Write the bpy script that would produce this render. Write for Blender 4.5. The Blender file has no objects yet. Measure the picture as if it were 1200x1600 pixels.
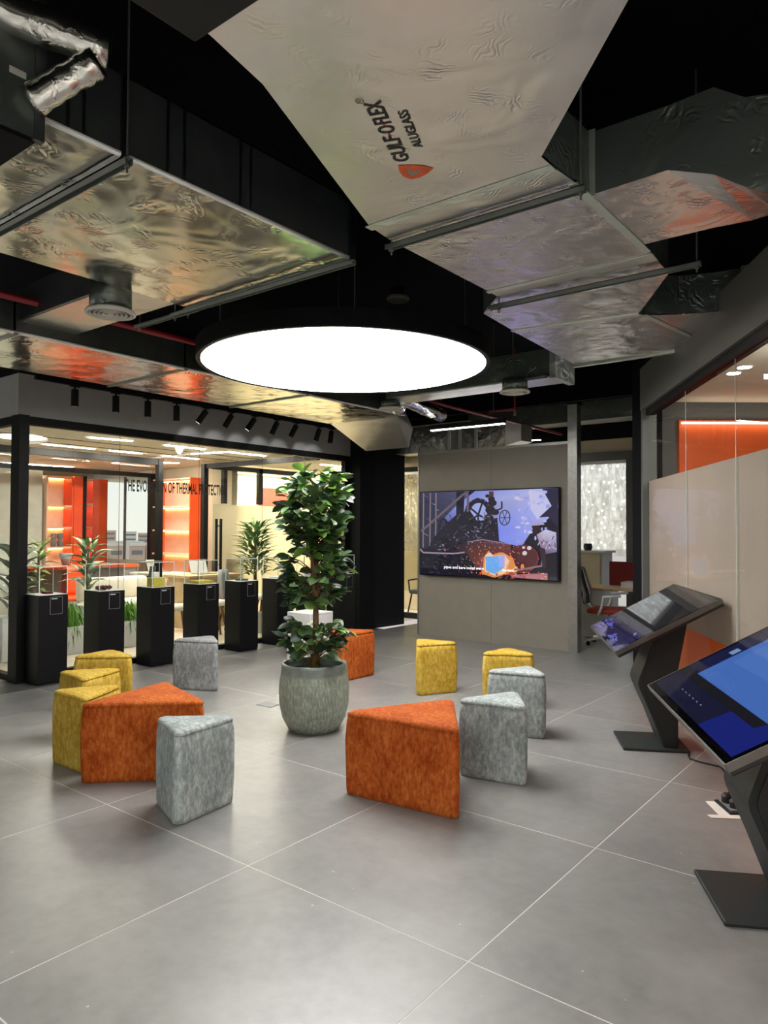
import bpy, bmesh, math, random
from mathutils import Vector, Matrix
C = bpy.context.scene.collection
S = bpy.context.scene
rnd = random.Random(7)
# ------------------------------------------------------------------ camera
PITCH, ROLL, YAW = 0.023794, 0.00429, 0.90485
aA = Vector((math.cos(YAW), math.sin(YAW), 0)); bB = Vector((math.sin(YAW), -math.cos(YAW), 0))
def to_room(v): return Vector((bB.dot(v), aA.dot(v), v.z))
r0 = Vector((1, 0, 0)); u0 = Vector((0, -math.sin(PITCH), math.cos(PITCH))); f0 = Vector((0, math.cos(PITCH), math.sin(PITCH)))
cr = to_room(math.cos(ROLL)*r0 + math.sin(ROLL)*u0); cu = to_room(-math.sin(ROLL)*r0 + math.cos(ROLL)*u0); cf = to_room(f0)
cd = bpy.data.cameras.new('camera'); cam = bpy.data.objects.new('camera', cd); C.objects.link(cam)
cam.matrix_world = Matrix(((cr.x, cu.x, -cf.x, 0), (cr.y, cu.y, -cf.y, 0), (cr.z, cu.z, -cf.z, 1.575), (0, 0, 0, 1)))
cd.sensor_fit = 'VERTICAL'; cd.sensor_height = 36.0; cd.sensor_width = 27.0; cd.lens = 1127.68/1600*36.0
cd.clip_start = 0.05; cd.clip_end = 1500
S.camera = cam
# ------------------------------------------------------------------ world, exposure
w = bpy.data.worlds.new('World'); S.world = w; w.use_nodes = True
nt = w.node_tree; nt.nodes.clear()
out = nt.nodes.new('ShaderNodeOutputWorld'); bg = nt.nodes.new('ShaderNodeBackground')
tc = nt.nodes.new('ShaderNodeTexCoord'); sx = nt.nodes.new('ShaderNodeSeparateXYZ'); rp = nt.nodes.new('ShaderNodeValToRGB')
nt.links.new(tc.outputs['Generated'], sx.inputs[0]); nt.links.new(sx.outputs['Z'], rp.inputs[0])
rp.color_ramp.elements[0].position = 0.0; rp.color_ramp.elements[0].color = (.95, .90, .84, 1)
rp.color_ramp.elements[1].position = 0.5; rp.color_ramp.elements[1].color = (.62, .76, .95, 1)
nt.links.new(rp.outputs[0], bg.inputs[0]); bg.inputs[1].default_value = 1.25
nt.links.new(bg.outputs[0], out.inputs[0])
S.view_settings.view_transform = 'Standard'; S.view_settings.look = 'None'
S.view_settings.exposure = 0.0; S.view_settings.gamma = 1.0; S.view_settings.use_curve_mapping = False
RING_E, LINE_E, OFFICE_E, SHELF_E = 17.2, 36.0, 270.0, 14.0

# ------------------------------------------------------------------ materials
def lin(c):
    return tuple(((x/255)/12.92 if x/255 <= .04045 else ((x/255+.055)/1.055)**2.4) for x in c[:3]) + (1,)
def base_mat(name):
    m = bpy.data.materials.new(name); m.use_nodes = True
    return m, m.node_tree, m.node_tree.nodes['Principled BSDF']
def noise(nt, scale, detail=3, dist=0, rough=.55, stretch=None, coord='Object'):
    tc = nt.nodes.new('ShaderNodeTexCoord'); n = nt.nodes.new('ShaderNodeTexNoise')
    n.inputs['Scale'].default_value = scale; n.inputs['Detail'].default_value = detail
    n.inputs['Distortion'].default_value = dist; n.inputs['Roughness'].default_value = rough
    if stretch:
        mp = nt.nodes.new('ShaderNodeMapping'); mp.inputs['Scale'].default_value = stretch
        nt.links.new(tc.outputs[coord], mp.inputs[0]); nt.links.new(mp.outputs[0], n.inputs['Vector'])
    else: nt.links.new(tc.outputs[coord], n.inputs['Vector'])
    return n
def ramp(nt, src, stops):
    r = nt.nodes.new('ShaderNodeValToRGB'); e = r.color_ramp.elements
    e[0].position, e[0].color = stops[0]; e[1].position, e[1].color = stops[-1]
    for p, c in stops[1:-1]:
        k = e.new(p); k.color = c
    nt.links.new(src, r.inputs[0]); return r
def bump(nt, p, src, strength=.2, dist=.01):
    b = nt.nodes.new('ShaderNodeBump'); b.inputs['Strength'].default_value = strength; b.inputs['Distance'].default_value = dist
    nt.links.new(src, b.inputs['Height']); nt.links.new(b.outputs[0], p.inputs['Normal']); return b
def plain(name, rgb, rough=.5, metal=0, var=.08, vs=6, bmp=0, bs=60, spec=.5):
    m, nt, p = base_mat(name); c = lin(rgb)
    n = noise(nt, vs, 4)
    lo = tuple(x*(1-var) for x in c[:3])+(1,); hi = tuple(min(1, x*(1+var)) for x in c[:3])+(1,)
    r = ramp(nt, n.outputs['Fac'], [(.3, lo), (.7, hi)]); nt.links.new(r.outputs[0], p.inputs['Base Color'])
    p.inputs['Roughness'].default_value = rough; p.inputs['Metallic'].default_value = metal
    p.inputs['Specular IOR Level'].default_value = spec
    if bmp: bump(nt, p, noise(nt, bs, 3).outputs['Fac'], bmp, .004)
    return m
def emit(name, rgb, strength):
    m, nt, p = base_mat(name); p.inputs['Base Color'].default_value = (.8, .8, .8, 1)
    p.inputs['Emission Color'].default_value = lin(rgb); p.inputs['Emission Strength'].default_value = strength; return m
def glassmat(name, tint=(.97, .985, .975), refl=1.0):
    m = bpy.data.materials.new(name); m.use_nodes = True; nt = m.node_tree; nt.nodes.clear()
    o = nt.nodes.new('ShaderNodeOutputMaterial'); t = nt.nodes.new('ShaderNodeBsdfTransparent'); g = nt.nodes.new('ShaderNodeBsdfGlossy')
    t.inputs[0].default_value = (*tint, 1); g.inputs['Roughness'].default_value = .01
    fz = nt.nodes.new('ShaderNodeFresnel'); fz.inputs[0].default_value = 1.35
    ml = nt.nodes.new('ShaderNodeMath'); ml.operation = 'MULTIPLY'; ml.inputs[1].default_value = refl; ge = nt.nodes.new('ShaderNodeNewGeometry'); inv = nt.nodes.new('ShaderNodeMath'); inv.operation = 'MULTIPLY_ADD'; inv.inputs[1].default_value = -refl; inv.inputs[2].default_value = refl
    nt.links.new(ge.outputs['Backfacing'], inv.inputs[0]); nt.links.new(inv.outputs[0], ml.inputs[1]); nt.links.new(fz.outputs[0], ml.inputs[0])
    mx = nt.nodes.new('ShaderNodeMixShader'); nt.links.new(ml.outputs[0], mx.inputs[0]); nt.links.new(t.outputs[0], mx.inputs[1]); nt.links.new(g.outputs[0], mx.inputs[2])
    nt.links.new(mx.outputs[0], o.inputs[0]); return m
def frostmat(name, rgb, clear=.12):
    m = bpy.data.materials.new(name); m.use_nodes = True; nt = m.node_tree; nt.nodes.clear()
    o = nt.nodes.new('ShaderNodeOutputMaterial'); t = nt.nodes.new('ShaderNodeBsdfTransparent'); tl = nt.nodes.new('ShaderNodeBsdfTranslucent'); d = nt.nodes.new('ShaderNodeBsdfPrincipled')
    n = noise(nt, 3, 3); c = lin(rgb); r = ramp(nt, n.outputs['Fac'], [(.3, tuple(x*.94 for x in c[:3])+(1,)), (.7, c)])
    nt.links.new(r.outputs[0], tl.inputs[0]); nt.links.new(r.outputs[0], d.inputs['Base Color']); d.inputs['Roughness'].default_value = .28
    m1 = nt.nodes.new('ShaderNodeMixShader'); m1.inputs[0].default_value = .45; nt.links.new(tl.outputs[0], m1.inputs[1]); nt.links.new(d.outputs[0], m1.inputs[2])
    m2 = nt.nodes.new('ShaderNodeMixShader'); m2.inputs[0].default_value = clear; nt.links.new(m1.outputs[0], m2.inputs[1]); nt.links.new(t.outputs[0], m2.inputs[2])
    nt.links.new(m2.outputs[0], o.inputs[0]); return m
def foilmat(name, rgb, rough=.34, bstr=.35, scale=7, fine=150, metal=1.0, cover=.5):
    """crinkled aluminium facing: broad dents plus patches of short parallel creases, each patch with its own direction"""
    m, nt, p = base_mat(name); c = lin(rgb); N = nt.nodes.new; K = nt.links.new
    n1 = noise(nt, scale*.35, 3, .6)
    r = ramp(nt, n1.outputs['Fac'], [(.3, tuple(x*.93 for x in c[:3])+(1,)), (.7, c)]); K(r.outputs[0], p.inputs['Base Color'])
    p.inputs['Metallic'].default_value = metal; p.inputs['Roughness'].default_value = rough
    tc = N('ShaderNodeTexCoord'); wn = noise(nt, scale*1.6, 2, 0)
    wob_ = N('ShaderNodeVectorMath'); wob_.operation = 'SCALE'; wob_.inputs['Scale'].default_value = .10; K(wn.outputs['Color'], wob_.inputs[0])
    pos = N('ShaderNodeVectorMath'); pos.operation = 'ADD'; K(tc.outputs['Object'], pos.inputs[0]); K(wob_.outputs[0], pos.inputs[1])
    vo = N('ShaderNodeTexVoronoi'); vo.inputs['Scale'].default_value = scale; K(pos.outputs[0], vo.inputs['Vector'])
    dr = N('ShaderNodeVectorMath'); dr.operation = 'SUBTRACT'; dr.inputs[1].default_value = (.5, .5, .5); K(vo.outputs['Color'], dr.inputs[0])
    nr = N('ShaderNodeVectorMath'); nr.operation = 'NORMALIZE'; K(dr.outputs[0], nr.inputs[0])
    dt = N('ShaderNodeVectorMath'); dt.operation = 'DOT_PRODUCT'; K(pos.outputs[0], dt.inputs[0]); K(nr.outputs[0], dt.inputs[1])
    ph = N('ShaderNodeMath'); ph.operation = 'MULTIPLY'; ph.inputs[1].default_value = fine; K(dt.outputs['Value'], ph.inputs[0])
    sn = N('ShaderNodeMath'); sn.operation = 'SINE'; K(ph.outputs[0], sn.inputs[0])
    fall = N('ShaderNodeMapRange'); fall.inputs[1].default_value = .0; fall.inputs[2].default_value = .55; fall.inputs[3].default_value = 1; fall.inputs[4].default_value = 0; K(vo.outputs['Distance'], fall.inputs[0])
    msk = noise(nt, scale*.9, 2, .5); mr = ramp(nt, msk.outputs['Fac'], [(cover-.04, (0, 0, 0, 1)), (cover+.12, (1, 1, 1, 1))])
    a1 = N('ShaderNodeMath'); a1.operation = 'MULTIPLY'; K(sn.outputs[0], a1.inputs[0]); K(fall.outputs[0], a1.inputs[1])
    a2 = N('ShaderNodeMath'); a2.operation = 'MULTIPLY'; K(a1.outputs[0], a2.inputs[0]); K(mr.outputs[0], a2.inputs[1])
    a3 = N('ShaderNodeMath'); a3.operation = 'MULTIPLY'; a3.inputs[1].default_value = .13; K(a2.outputs[0], a3.inputs[0])
    n2 = noise(nt, scale*.4, 2, .5)
    ad = N('ShaderNodeMath'); ad.operation = 'MULTIPLY_ADD'; ad.inputs[1].default_value = 1.3; K(n2.outputs['Fac'], ad.inputs[0]); K(a3.outputs[0], ad.inputs[2])
    bump(nt, p, ad.outputs[0], bstr, .03)
    return m
def fabricmat(name, rgb, dark, light):
    m, nt, p = base_mat(name)
    n1 = noise(nt, 46, 5, .3, .72, (1, 1, .45)); n2 = noise(nt, 5, 3)
    ad = nt.nodes.new('ShaderNodeMath'); ad.operation = 'MULTIPLY_ADD'; nt.links.new(n2.outputs['Fac'], ad.inputs[0]); ad.inputs[1].default_value = .45; 
    sb = nt.nodes.new('ShaderNodeMath'); sb.operation = 'MULTIPLY_ADD'; nt.links.new(n1.outputs['Fac'], sb.inputs[0]); sb.inputs[1].default_value = 1.0; sb.inputs[2].default_value = -.22
    nt.links.new(sb.outputs[0], ad.inputs[2])
    r = ramp(nt, ad.outputs[0], [(.34, lin(dark)), (.5, lin(rgb)), (.68, lin(light))]); nt.links.new(r.outputs[0], p.inputs['Base Color'])
    p.inputs['Roughness'].default_value = .9; p.inputs['Sheen Weight'].default_value = .22; p.inputs['Sheen Tint'].default_value = lin(light); p.inputs['Sheen Roughness'].default_value = .4; p.inputs['Specular IOR Level'].default_value = .2
    n3 = noise(nt, 220, 3); bump(nt, p, n3.outputs['Fac'], .35, .004)
    return m
def tilemat():
    m, nt, p = base_mat('porcelain_tile')
    n1 = noise(nt, 1.6, 6, .4, .6); n2 = noise(nt, 14, 5)
    ad = nt.nodes.new('ShaderNodeMath'); ad.operation = 'MULTIPLY_ADD'; nt.links.new(n2.outputs['Fac'], ad.inputs[0]); ad.inputs[1].default_value = .35; nt.links.new(n1.outputs['Fac'], ad.inputs[2])
    r = ramp(nt, ad.outputs[0], [(.45, lin((114, 113, 111))), (.66, lin((129, 128, 125))), (.9, lin((142, 141, 138)))]); nt.links.new(r.outputs[0], p.inputs['Base Color'])
    rr = nt.nodes.new('ShaderNodeMapRange'); nt.links.new(n1.outputs['Fac'], rr.inputs[0]); rr.inputs[3].default_value = .29; rr.inputs[4].default_value = .43
    nt.links.new(rr.outputs[0], p.inputs['Roughness'])
    # scattered pale scuffs and dust specks
    v = nt.nodes.new('ShaderNodeTexVoronoi'); v.inputs['Scale'].default_value = 5.5; v.inputs['Randomness'].default_value = 1.0; tc = nt.nodes.new('ShaderNodeTexCoord'); nt.links.new(tc.outputs['Object'], v.inputs['Vector'])
    sr = ramp(nt, v.outputs['Distance'], [(.022, (.8, .8, .8, 1)), (.04, (0, 0, 0, 1))])
    mx = nt.nodes.new('ShaderNodeMix'); mx.data_type = 'RGBA'; nt.links.new(sr.outputs[0], mx.inputs['Factor']); nt.links.new(r.outputs[0], mx.inputs['A']); mx.inputs['B'].default_value = lin((188, 186, 180))
    nt.links.new(mx.outputs['Result'], p.inputs['Base Color'])
    bump(nt, p, n2.outputs['Fac'], .04, .002)
    return m
def potmat():
    m, nt, p = base_mat('glazed_stoneware')
    n = noise(nt, 60, 5, .2, .65, (1, 1, .3)); tc = nt.nodes.new('ShaderNodeTexCoord'); sx = nt.nodes.new('ShaderNodeSeparateXYZ'); nt.links.new(tc.outputs['Object'], sx.inputs[0])
    r = ramp(nt, n.outputs['Fac'], [(.30, lin((104, 116, 106))), (.5, lin((136, 147, 134))), (.68, lin((176, 180, 158)))])
    band = nt.nodes.new('ShaderNodeMapRange'); nt.links.new(sx.outputs['Z'], band.inputs[0]); band.inputs[1].default_value = .43; band.inputs[2].default_value = .455
    mx = nt.nodes.new('ShaderNodeMix'); mx.data_type = 'RGBA'; nt.links.new(band.outputs[0], mx.inputs['Factor']); nt.links.new(r.outputs[0], mx.inputs['A'])
    n2 = noise(nt, 20, 4); r2 = ramp(nt, n2.outputs['Fac'], [(.3, lin((100, 112, 108))), (.7, lin((126, 136, 128)))]); nt.links.new(r2.outputs[0], mx.inputs['B'])
    nt.links.new(mx.outputs['Result'], p.inputs['Base Color']); p.inputs['Roughness'].default_value = .42
    bump(nt, p, n.outputs['Fac'], .5, .006); return m
def woodmat(name, a, b, scale=7, stretch=(1, .12, 1)):
    m, nt, p = base_mat(name); n = noise(nt, scale, 5, 1.2, .6, stretch)
    r = ramp(nt, n.outputs['Fac'], [(.3, lin(a)), (.7, lin(b))]); nt.links.new(r.outputs[0], p.inputs['Base Color']); p.inputs['Roughness'].default_value = .5; return m
def leafmat(name, a, b):
    m, nt, p = base_mat(name); oi = nt.nodes.new('ShaderNodeObjectInfo'); n = noise(nt, 9, 3)
    ad = nt.nodes.new('ShaderNodeMath'); ad.operation = 'MULTIPLY_ADD'; nt.links.new(n.outputs['Fac'], ad.inputs[0]); ad.inputs[1].default_value = .35; nt.links.new(oi.outputs['Random'], ad.inputs[2])
    r = ramp(nt, ad.outputs[0], [(.15, lin(a)), (1.1, lin(b))]); nt.links.new(r.outputs[0], p.inputs['Base Color']); p.inputs['Roughness'].default_value = .38
    return m
M = dict(
 tile=tilemat(), grout=plain('grout', (194, 192, 185), .8), strip=plain('dark_tile', (84, 83, 82), .4), vinyl=woodmat('pale_oak_floor', (206, 194, 174), (228, 218, 200), 4),
 black=plain('matt_black_paint', (11, 11, 14), .8, spec=.2), slab=plain('black_ceiling_paint', (10, 11, 15), .9, spec=.15), blacksat=plain('satin_black_metal', (11, 11, 12), .55, spec=.22),
 pedblack=plain('black_laminate', (8, 8, 11), .45, spec=.25), greypanel=plain('grey_laminate', (132, 126, 116), .55, var=.04), fascia=plain('grey_painted_board', (150, 150, 148), .6, var=.03),
 darkfascia=plain('charcoal_board', (88, 88, 85), .5, var=.03), cream=plain('cream_plaster', (205, 196, 172), .8, var=.03), beige=plain('beige_plaster', (200, 185, 160), .8, var=.03), white=plain('white_paint', (222, 222, 218), .6, var=.02),
 officeceil=plain('office_ceiling_paint', (226, 217, 194), .85, var=.02), brown=plain('raw_slab_brown', (105, 92, 82), .9), palewall=plain('pale_green_wall', (196, 204, 196), .6),
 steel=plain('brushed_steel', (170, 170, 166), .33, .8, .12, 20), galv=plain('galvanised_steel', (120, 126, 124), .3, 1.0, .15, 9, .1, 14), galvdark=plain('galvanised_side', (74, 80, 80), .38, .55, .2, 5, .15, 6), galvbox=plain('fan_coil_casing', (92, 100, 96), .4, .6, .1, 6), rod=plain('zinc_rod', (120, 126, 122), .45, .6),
 foil=foilmat('foil_duct', (240, 238, 233), .34, .34, 8, 320, 1.0, .48), foilshiny=foilmat('foil_duct_shiny', (240, 237, 233), .27, .5, 9, 320, 1.0, .42), foil2=foilmat('foil_duct_smooth', (234, 230, 220), .16, .38, 6, 200, 1.0, .44), foilshade=foilmat('foil_duct_shaded', (112, 121, 115), .28, 1.0, 8, 220, .6, .34), tape=foilmat('foil_tape', (232, 240, 230), .3, .35, 16, 260, .75), flexfoil=foilmat('flexible_foil', (232, 230, 222), .2, .42, 16, 160, 1.0, .35),  # side foil is a darker copy, shade put into its colour
 orange=fabricmat('orange_chenille', (162, 76, 24), (134, 54, 8), (188, 104, 44)), yellow=fabricmat('yellow_chenille', (180, 148, 54), (152, 118, 32), (202, 174, 86)), grey=fabricmat('pale_grey_chenille', (146, 154, 152), (118, 128, 128), (184, 190, 188)), greydark=fabricmat('mid_grey_chenille', (128, 130, 130), (104, 106, 107), (158, 160, 160)),
 pot=potmat(), soil=plain('soil', (52, 44, 34), .95, bmp=.8), bark=woodmat('bark', (92, 70, 38), (140, 112, 66), 14, (1, 1, .25)), darkbark=woodmat('dark_bark', (88, 62, 34), (122, 92, 52), 14, (1, 1, .25)),
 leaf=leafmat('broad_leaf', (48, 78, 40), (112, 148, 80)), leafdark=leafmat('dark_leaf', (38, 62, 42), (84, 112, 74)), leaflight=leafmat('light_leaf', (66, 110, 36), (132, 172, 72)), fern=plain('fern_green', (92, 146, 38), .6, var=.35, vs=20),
 glass=glassmat('clear_glass'), roomglass=glassmat('room_glass', (.97, .985, .975), .5), caseglass=glassmat('case_glass', (.985, .992, .988), .7), edgehighlight=plain('folded_edge_highlight', (242, 244, 242), .35, .3), edge=plain('polished_glass_edge', (215, 228, 222), .2), jointmat=glassmat('silicone_joint', (.78, .8, .77), .6), frost=frostmat('frosted_film', (214, 200, 190), .04), frostcream=frostmat('cream_frosted_film', (232, 226, 200), .10), orangefilm=frostmat('orange_film', (255, 160, 84), .0),  # folded duct edge is near-white: highlight put into its colour
 ring=emit('ring_diffuser', (255, 253, 250), RING_E), softline=emit('soft_line_diffuser', (255, 240, 225), 7), line=emit('line_diffuser', (255, 252, 246), LINE_E), officeline=emit('office_line_diffuser', (255, 246, 230), OFFICE_E), officedisc=emit('office_disc', (255, 246, 230), 1.6), shelfled=emit('shelf_led', (255, 206, 140), SHELF_E), lens=emit('spot_lens', (255, 250, 240), 2.5), down=emit('downlight_lens', (255, 250, 240), 260),
 orangewall=plain('orange_panel', (222, 92, 26), .5, var=.04), orangebright=plain('orange_lacquer', (236, 84, 26), .4), shelfback=plain('shelf_back', (226, 190, 166), .6), redpipe=plain('red_pipe_paint', (140, 18, 34), .4), redscreen=plain('dark_red_fabric', (112, 26, 24), .85), redseat=plain('brick_red_fabric', (150, 52, 34), .9),
 plastic=plain('white_plastic', (205, 205, 202), .4), greyplastic=plain('grey_plastic', (120, 122, 124), .5), kiosk=plain('charcoal_powder_coat', (25, 33, 33), .55, bmp=.05, bs=300), kiosktop=plain('kiosk_bezel', (24, 24, 26), .3), kioskedge=plain('dark_aluminium', (110, 108, 104), .35, .8), rubber=plain('black_rubber', (16, 16, 17), .6),
 marble=plain('white_marble_laminate', (205, 205, 203), .4, var=.07, vs=5), stool=plain('stool_fabric', (226, 218, 200), .9), walnut=woodmat('walnut', (84, 56, 34), (122, 84, 52)), oak=woodmat('oak_veneer', (178, 150, 108), (206, 180, 138)), tapew=plain('paper_tape', (220, 214, 204), .7), wool=plain('yellow_mineral_wool', (190, 176, 70), .95, var=.25, vs=60, bmp=.6, bs=150), rust=plain('red_brown_fibre', (84, 42, 34), .95, var=.4, vs=40, bmp=.8, bs=90),
 blind=None, dark=plain('charcoal_upholstery', (52, 53, 56), .8), greyfab=plain('grey_upholstery', (138, 138, 140), .85), bldg=plain('sunlit_render', (206, 172, 152), .9), bldg2=plain('pale_render', (225, 214, 200), .9), ground=plain('sandy_ground', (226, 200, 178), .95), ink=plain('black_vinyl_lettering', (36, 36, 38), .6), redink=plain('red_print', (206, 60, 40), .6), orangeink=plain('orange_print', (222, 92, 40), .5, var=.25, vs=14), greyink=plain('grey_print', (150, 143, 134), .5), whiteink=plain('white_print', (210, 210, 208), .6), vent=plain('diffuser_paint', (208, 206, 198), .5), cassette=plain('dark_raft', (26, 25, 25), .8), cap=plain('smoke_grey', (130, 126, 116), .6))
def blindmat():
    """sun-bleached printed blind, part open weave"""
    m = bpy.data.materials.new('printed_blind'); m.use_nodes = True; nt = m.node_tree; nt.nodes.clear()
    o = nt.nodes.new('ShaderNodeOutputMaterial'); t = nt.nodes.new('ShaderNodeBsdfTransparent'); d = nt.nodes.new('ShaderNodeBsdfTranslucent'); d.inputs[0].default_value = lin((222, 214, 196))
    n = noise(nt, 16, 6, 0, .75, (1, 1, .3)); v = nt.nodes.new('ShaderNodeTexVoronoi'); v.inputs['Scale'].default_value = 9; tc = nt.nodes.new('ShaderNodeTexCoord'); nt.links.new(tc.outputs['Object'], v.inputs['Vector'])
    sq = ramp(nt, v.outputs['Distance'], [(.22, (1, 1, 1, 1)), (.27, (0, 0, 0, 1))])
    r = ramp(nt, n.outputs['Fac'], [(.36, (.35, .35, .35, 1)), (.62, (.92, .92, .92, 1))])
    mxm = nt.nodes.new('ShaderNodeMath'); mxm.operation = 'MULTIPLY_ADD'; mxm.inputs[1].default_value = .6; nt.links.new(sq.outputs[0], mxm.inputs[0]); nt.links.new(r.outputs[0], mxm.inputs[2]); mxm.use_clamp = True
    mx = nt.nodes.new('ShaderNodeMixShader'); nt.links.new(mxm.outputs[0], mx.inputs[0]); nt.links.new(d.outputs[0], mx.inputs[1]); nt.links.new(t.outputs[0], mx.inputs[2]); nt.links.new(mx.outputs[0], o.inputs[0]); return m
M['blind'] = blindmat()
def screenmat():
    m, nt, p = base_mat('screen_picture'); a = nt.nodes.new('ShaderNodeAttribute'); a.attribute_name = 'Col'
    p.inputs['Base Color'].default_value = (.01, .01, .012, 1); p.inputs['Roughness'].default_value = .035
    nt.links.new(a.outputs['Color'], p.inputs['Emission Color']); p.inputs['Emission Strength'].default_value = .85; return m
M['screen'] = screenmat()
M['kioskglass'] = plain('kiosk_screen_glass', (8, 8, 10), .03)

# ------------------------------------------------------------------ mesh helpers (all shapes are given in room metres)
def B(): return bmesh.new()
def box(bm, x0, x1, y0, y1, z0, z1, bev=0):
    t = bmesh.new() if bev else bm
    v = [t.verts.new((x, y, z)) for z in (z0, z1) for y in (y0, y1) for x in (x0, x1)]
    for f in ((0, 2, 3, 1), (4, 5, 7, 6), (0, 1, 5, 4), (2, 6, 7, 3), (0, 4, 6, 2), (1, 3, 7, 5)): t.faces.new([v[i] for i in f])
    if bev:
        bmesh.ops.bevel(t, geom=t.edges[:], offset=bev, segments=2, affect='EDGES', profile=.5); merge(bm, t)
    return bm
def merge(bm, t):
    me = bpy.data.meshes.new('tmp'); t.to_mesh(me); t.free(); bm.from_mesh(me); bpy.data.meshes.remove(me)
def solid(bm, bottom, top):
    """closed solid between two matching 3-D loops"""
    n = len(bottom); a = [bm.verts.new(p) for p in bottom]; b = [bm.verts.new(p) for p in top]
    fs = [bm.faces.new(a[::-1]), bm.faces.new(b)]
    for i in range(n): fs.append(bm.faces.new((a[i], a[(i+1) % n], b[(i+1) % n], b[i])))
    bmesh.ops.recalc_face_normals(bm, faces=fs); return bm
def prism(bm, pts, z0, z1): return solid(bm, [(x, y, z0) for x, y in pts], [(x, y, z1) for x, y in pts])
def extr(bm, pts, vec):
    v = Vector(vec); return solid(bm, pts, [tuple(Vector(p)+v) for p in pts])
def tube(bm, path, r, seg=8, rads=None, caps=True):
    path = [Vector(p) for p in path]; rings = []; n = len(path); up = Vector((0, 0, 1)); prev = None
    for i, p in enumerate(path):
        t = ((path[min(i+1, n-1)]-path[max(i-1, 0)]).normalized())
        if prev is None:
            a = t.cross(up if abs(t.z) < .9 else Vector((1, 0, 0))).normalized()
        else: a = (prev - t*prev.dot(t)).normalized()
        prev = a; b = t.cross(a); rr = rads[i] if rads else r
        rings.append([bm.verts.new(p+rr*(math.cos(2*math.pi*k/seg)*a+math.sin(2*math.pi*k/seg)*b)) for k in range(seg)])
    fs = []
    for i in range(n-1):
        for k in range(seg): fs.append(bm.faces.new((rings[i][k], rings[i][(k+1) % seg], rings[i+1][(k+1) % seg], rings[i+1][k])))
    if caps: fs.append(bm.faces.new(rings[0][::-1])); fs.append(bm.faces.new(rings[-1]))
    bmesh.ops.recalc_face_normals(bm, faces=fs); return bm
def lathe(bm, prof, cx, cy, z0=0, seg=32):
    rings = []
    for r, z in prof:
        if r < 1e-5: rings.append([bm.verts.new((cx, cy, z0+z))])
        else: rings.append([bm.verts.new((cx+r*math.cos(2*math.pi*k/seg), cy+r*math.sin(2*math.pi*k/seg), z0+z)) for k in range(seg)])
    fs = []
    for a, b in zip(rings, rings[1:]):
        for k in range(seg):
            k2 = (k+1) % seg
            if len(a) == 1 and len(b) == 1: continue
            if len(a) == 1: fs.append(bm.faces.new((a[0], b[k], b[k2])))
            elif len(b) == 1: fs.append(bm.faces.new((a[k], b[0], a[k2])))
            else: fs.append(bm.faces.new((a[k], b[k], b[k2], a[k2])))
    bmesh.ops.recalc_face_normals(bm, faces=fs); return bm
def cyl(bm, cx, cy, z0, z1, r, seg=20): return lathe(bm, [(0, z0), (r, z0), (r, z1), (0, z1)], cx, cy, 0, seg)
def root_loc(o):
    v = Vector((0, 0, 0))
    while o is not None: v += o.location; o = o.parent
    return v
def obj(name, bm, mat, parent=None, smooth=False, world=True, label=None):
    """link one mesh object; world=True means the shape was given in room coordinates"""
    if parent is not None and world: bmesh.ops.translate(bm, verts=bm.verts[:], vec=-root_loc(parent))
    me = bpy.data.meshes.new(name); bm.to_mesh(me); bm.free()
    if isinstance(mat, str): mat = M[mat]
    me.materials.append(mat)
    if smooth:
        for p in me.polygons: p.use_smooth = True
    o = bpy.data.objects.new(name, me); C.objects.link(o)
    if parent is not None: o.parent = parent
    if label: o['label'] = label
    return o
def set_origin(o, p):
    p = Vector(p); o.data.transform(Matrix.Translation(-p)); o.location = p
def tag(o, label, cat, group=None):
    o['label'] = label; o['category'] = cat
    if group: o['group'] = group
    return o
def thing(name, label, cat, loc=(0, 0, 0), rz=0, group=None):
    o = bpy.data.objects.new(name, None); o.empty_display_size = .1; C.objects.link(o); o.location = loc; o.rotation_euler = (0, 0, rz)
    return tag(o, label, cat, group)
def struct(name, bm=None, mat=None, label=None, loc=(0, 0, 0), rz=0):
    if bm is None:
        o = bpy.data.objects.new(name, None); C.objects.link(o); o.location = loc; o.rotation_euler = (0, 0, rz)
    else: o = obj(name, bm, mat)
    o['kind'] = 'structure'
    if label: o['label'] = label
    return o
def inst(src, parent, loc, rot=(0, 0, 0), sc=1.0, name=None):
    o = src.copy(); C.objects.link(o); o.parent = parent; o.location = loc; o.rotation_euler = rot; o.scale = (sc, sc, sc)
    if name: o.name = name
    return o
def dup(root, loc, rz, label=None):
    r = root.copy(); C.objects.link(r); r.location = loc; r.rotation_euler = (0, 0, rz)
    if label: r['label'] = label
    for ch in list(root.children):
        c = ch.copy(); C.objects.link(c); c.parent = r
        for g in ch.children:
            d = g.copy(); C.objects.link(d); d.parent = c
    return r
def text_bm(s, size=1.0, bold=.022):
    """outline lettering lying in XY, baseline on y=0"""
    cu = bpy.data.curves.new('t', 'FONT'); cu.body = s; cu.size = size; cu.resolution_u = 3; cu.offset = bold
    o = bpy.data.objects.new('t', cu); C.objects.link(o)
    dg = bpy.context.evaluated_depsgraph_get(); me = bpy.data.meshes.new_from_object(o.evaluated_get(dg))
    bm = bmesh.new(); bm.from_mesh(me); bpy.data.meshes.remove(me); bpy.data.objects.remove(o); bpy.data.curves.remove(cu); return bm
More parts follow.
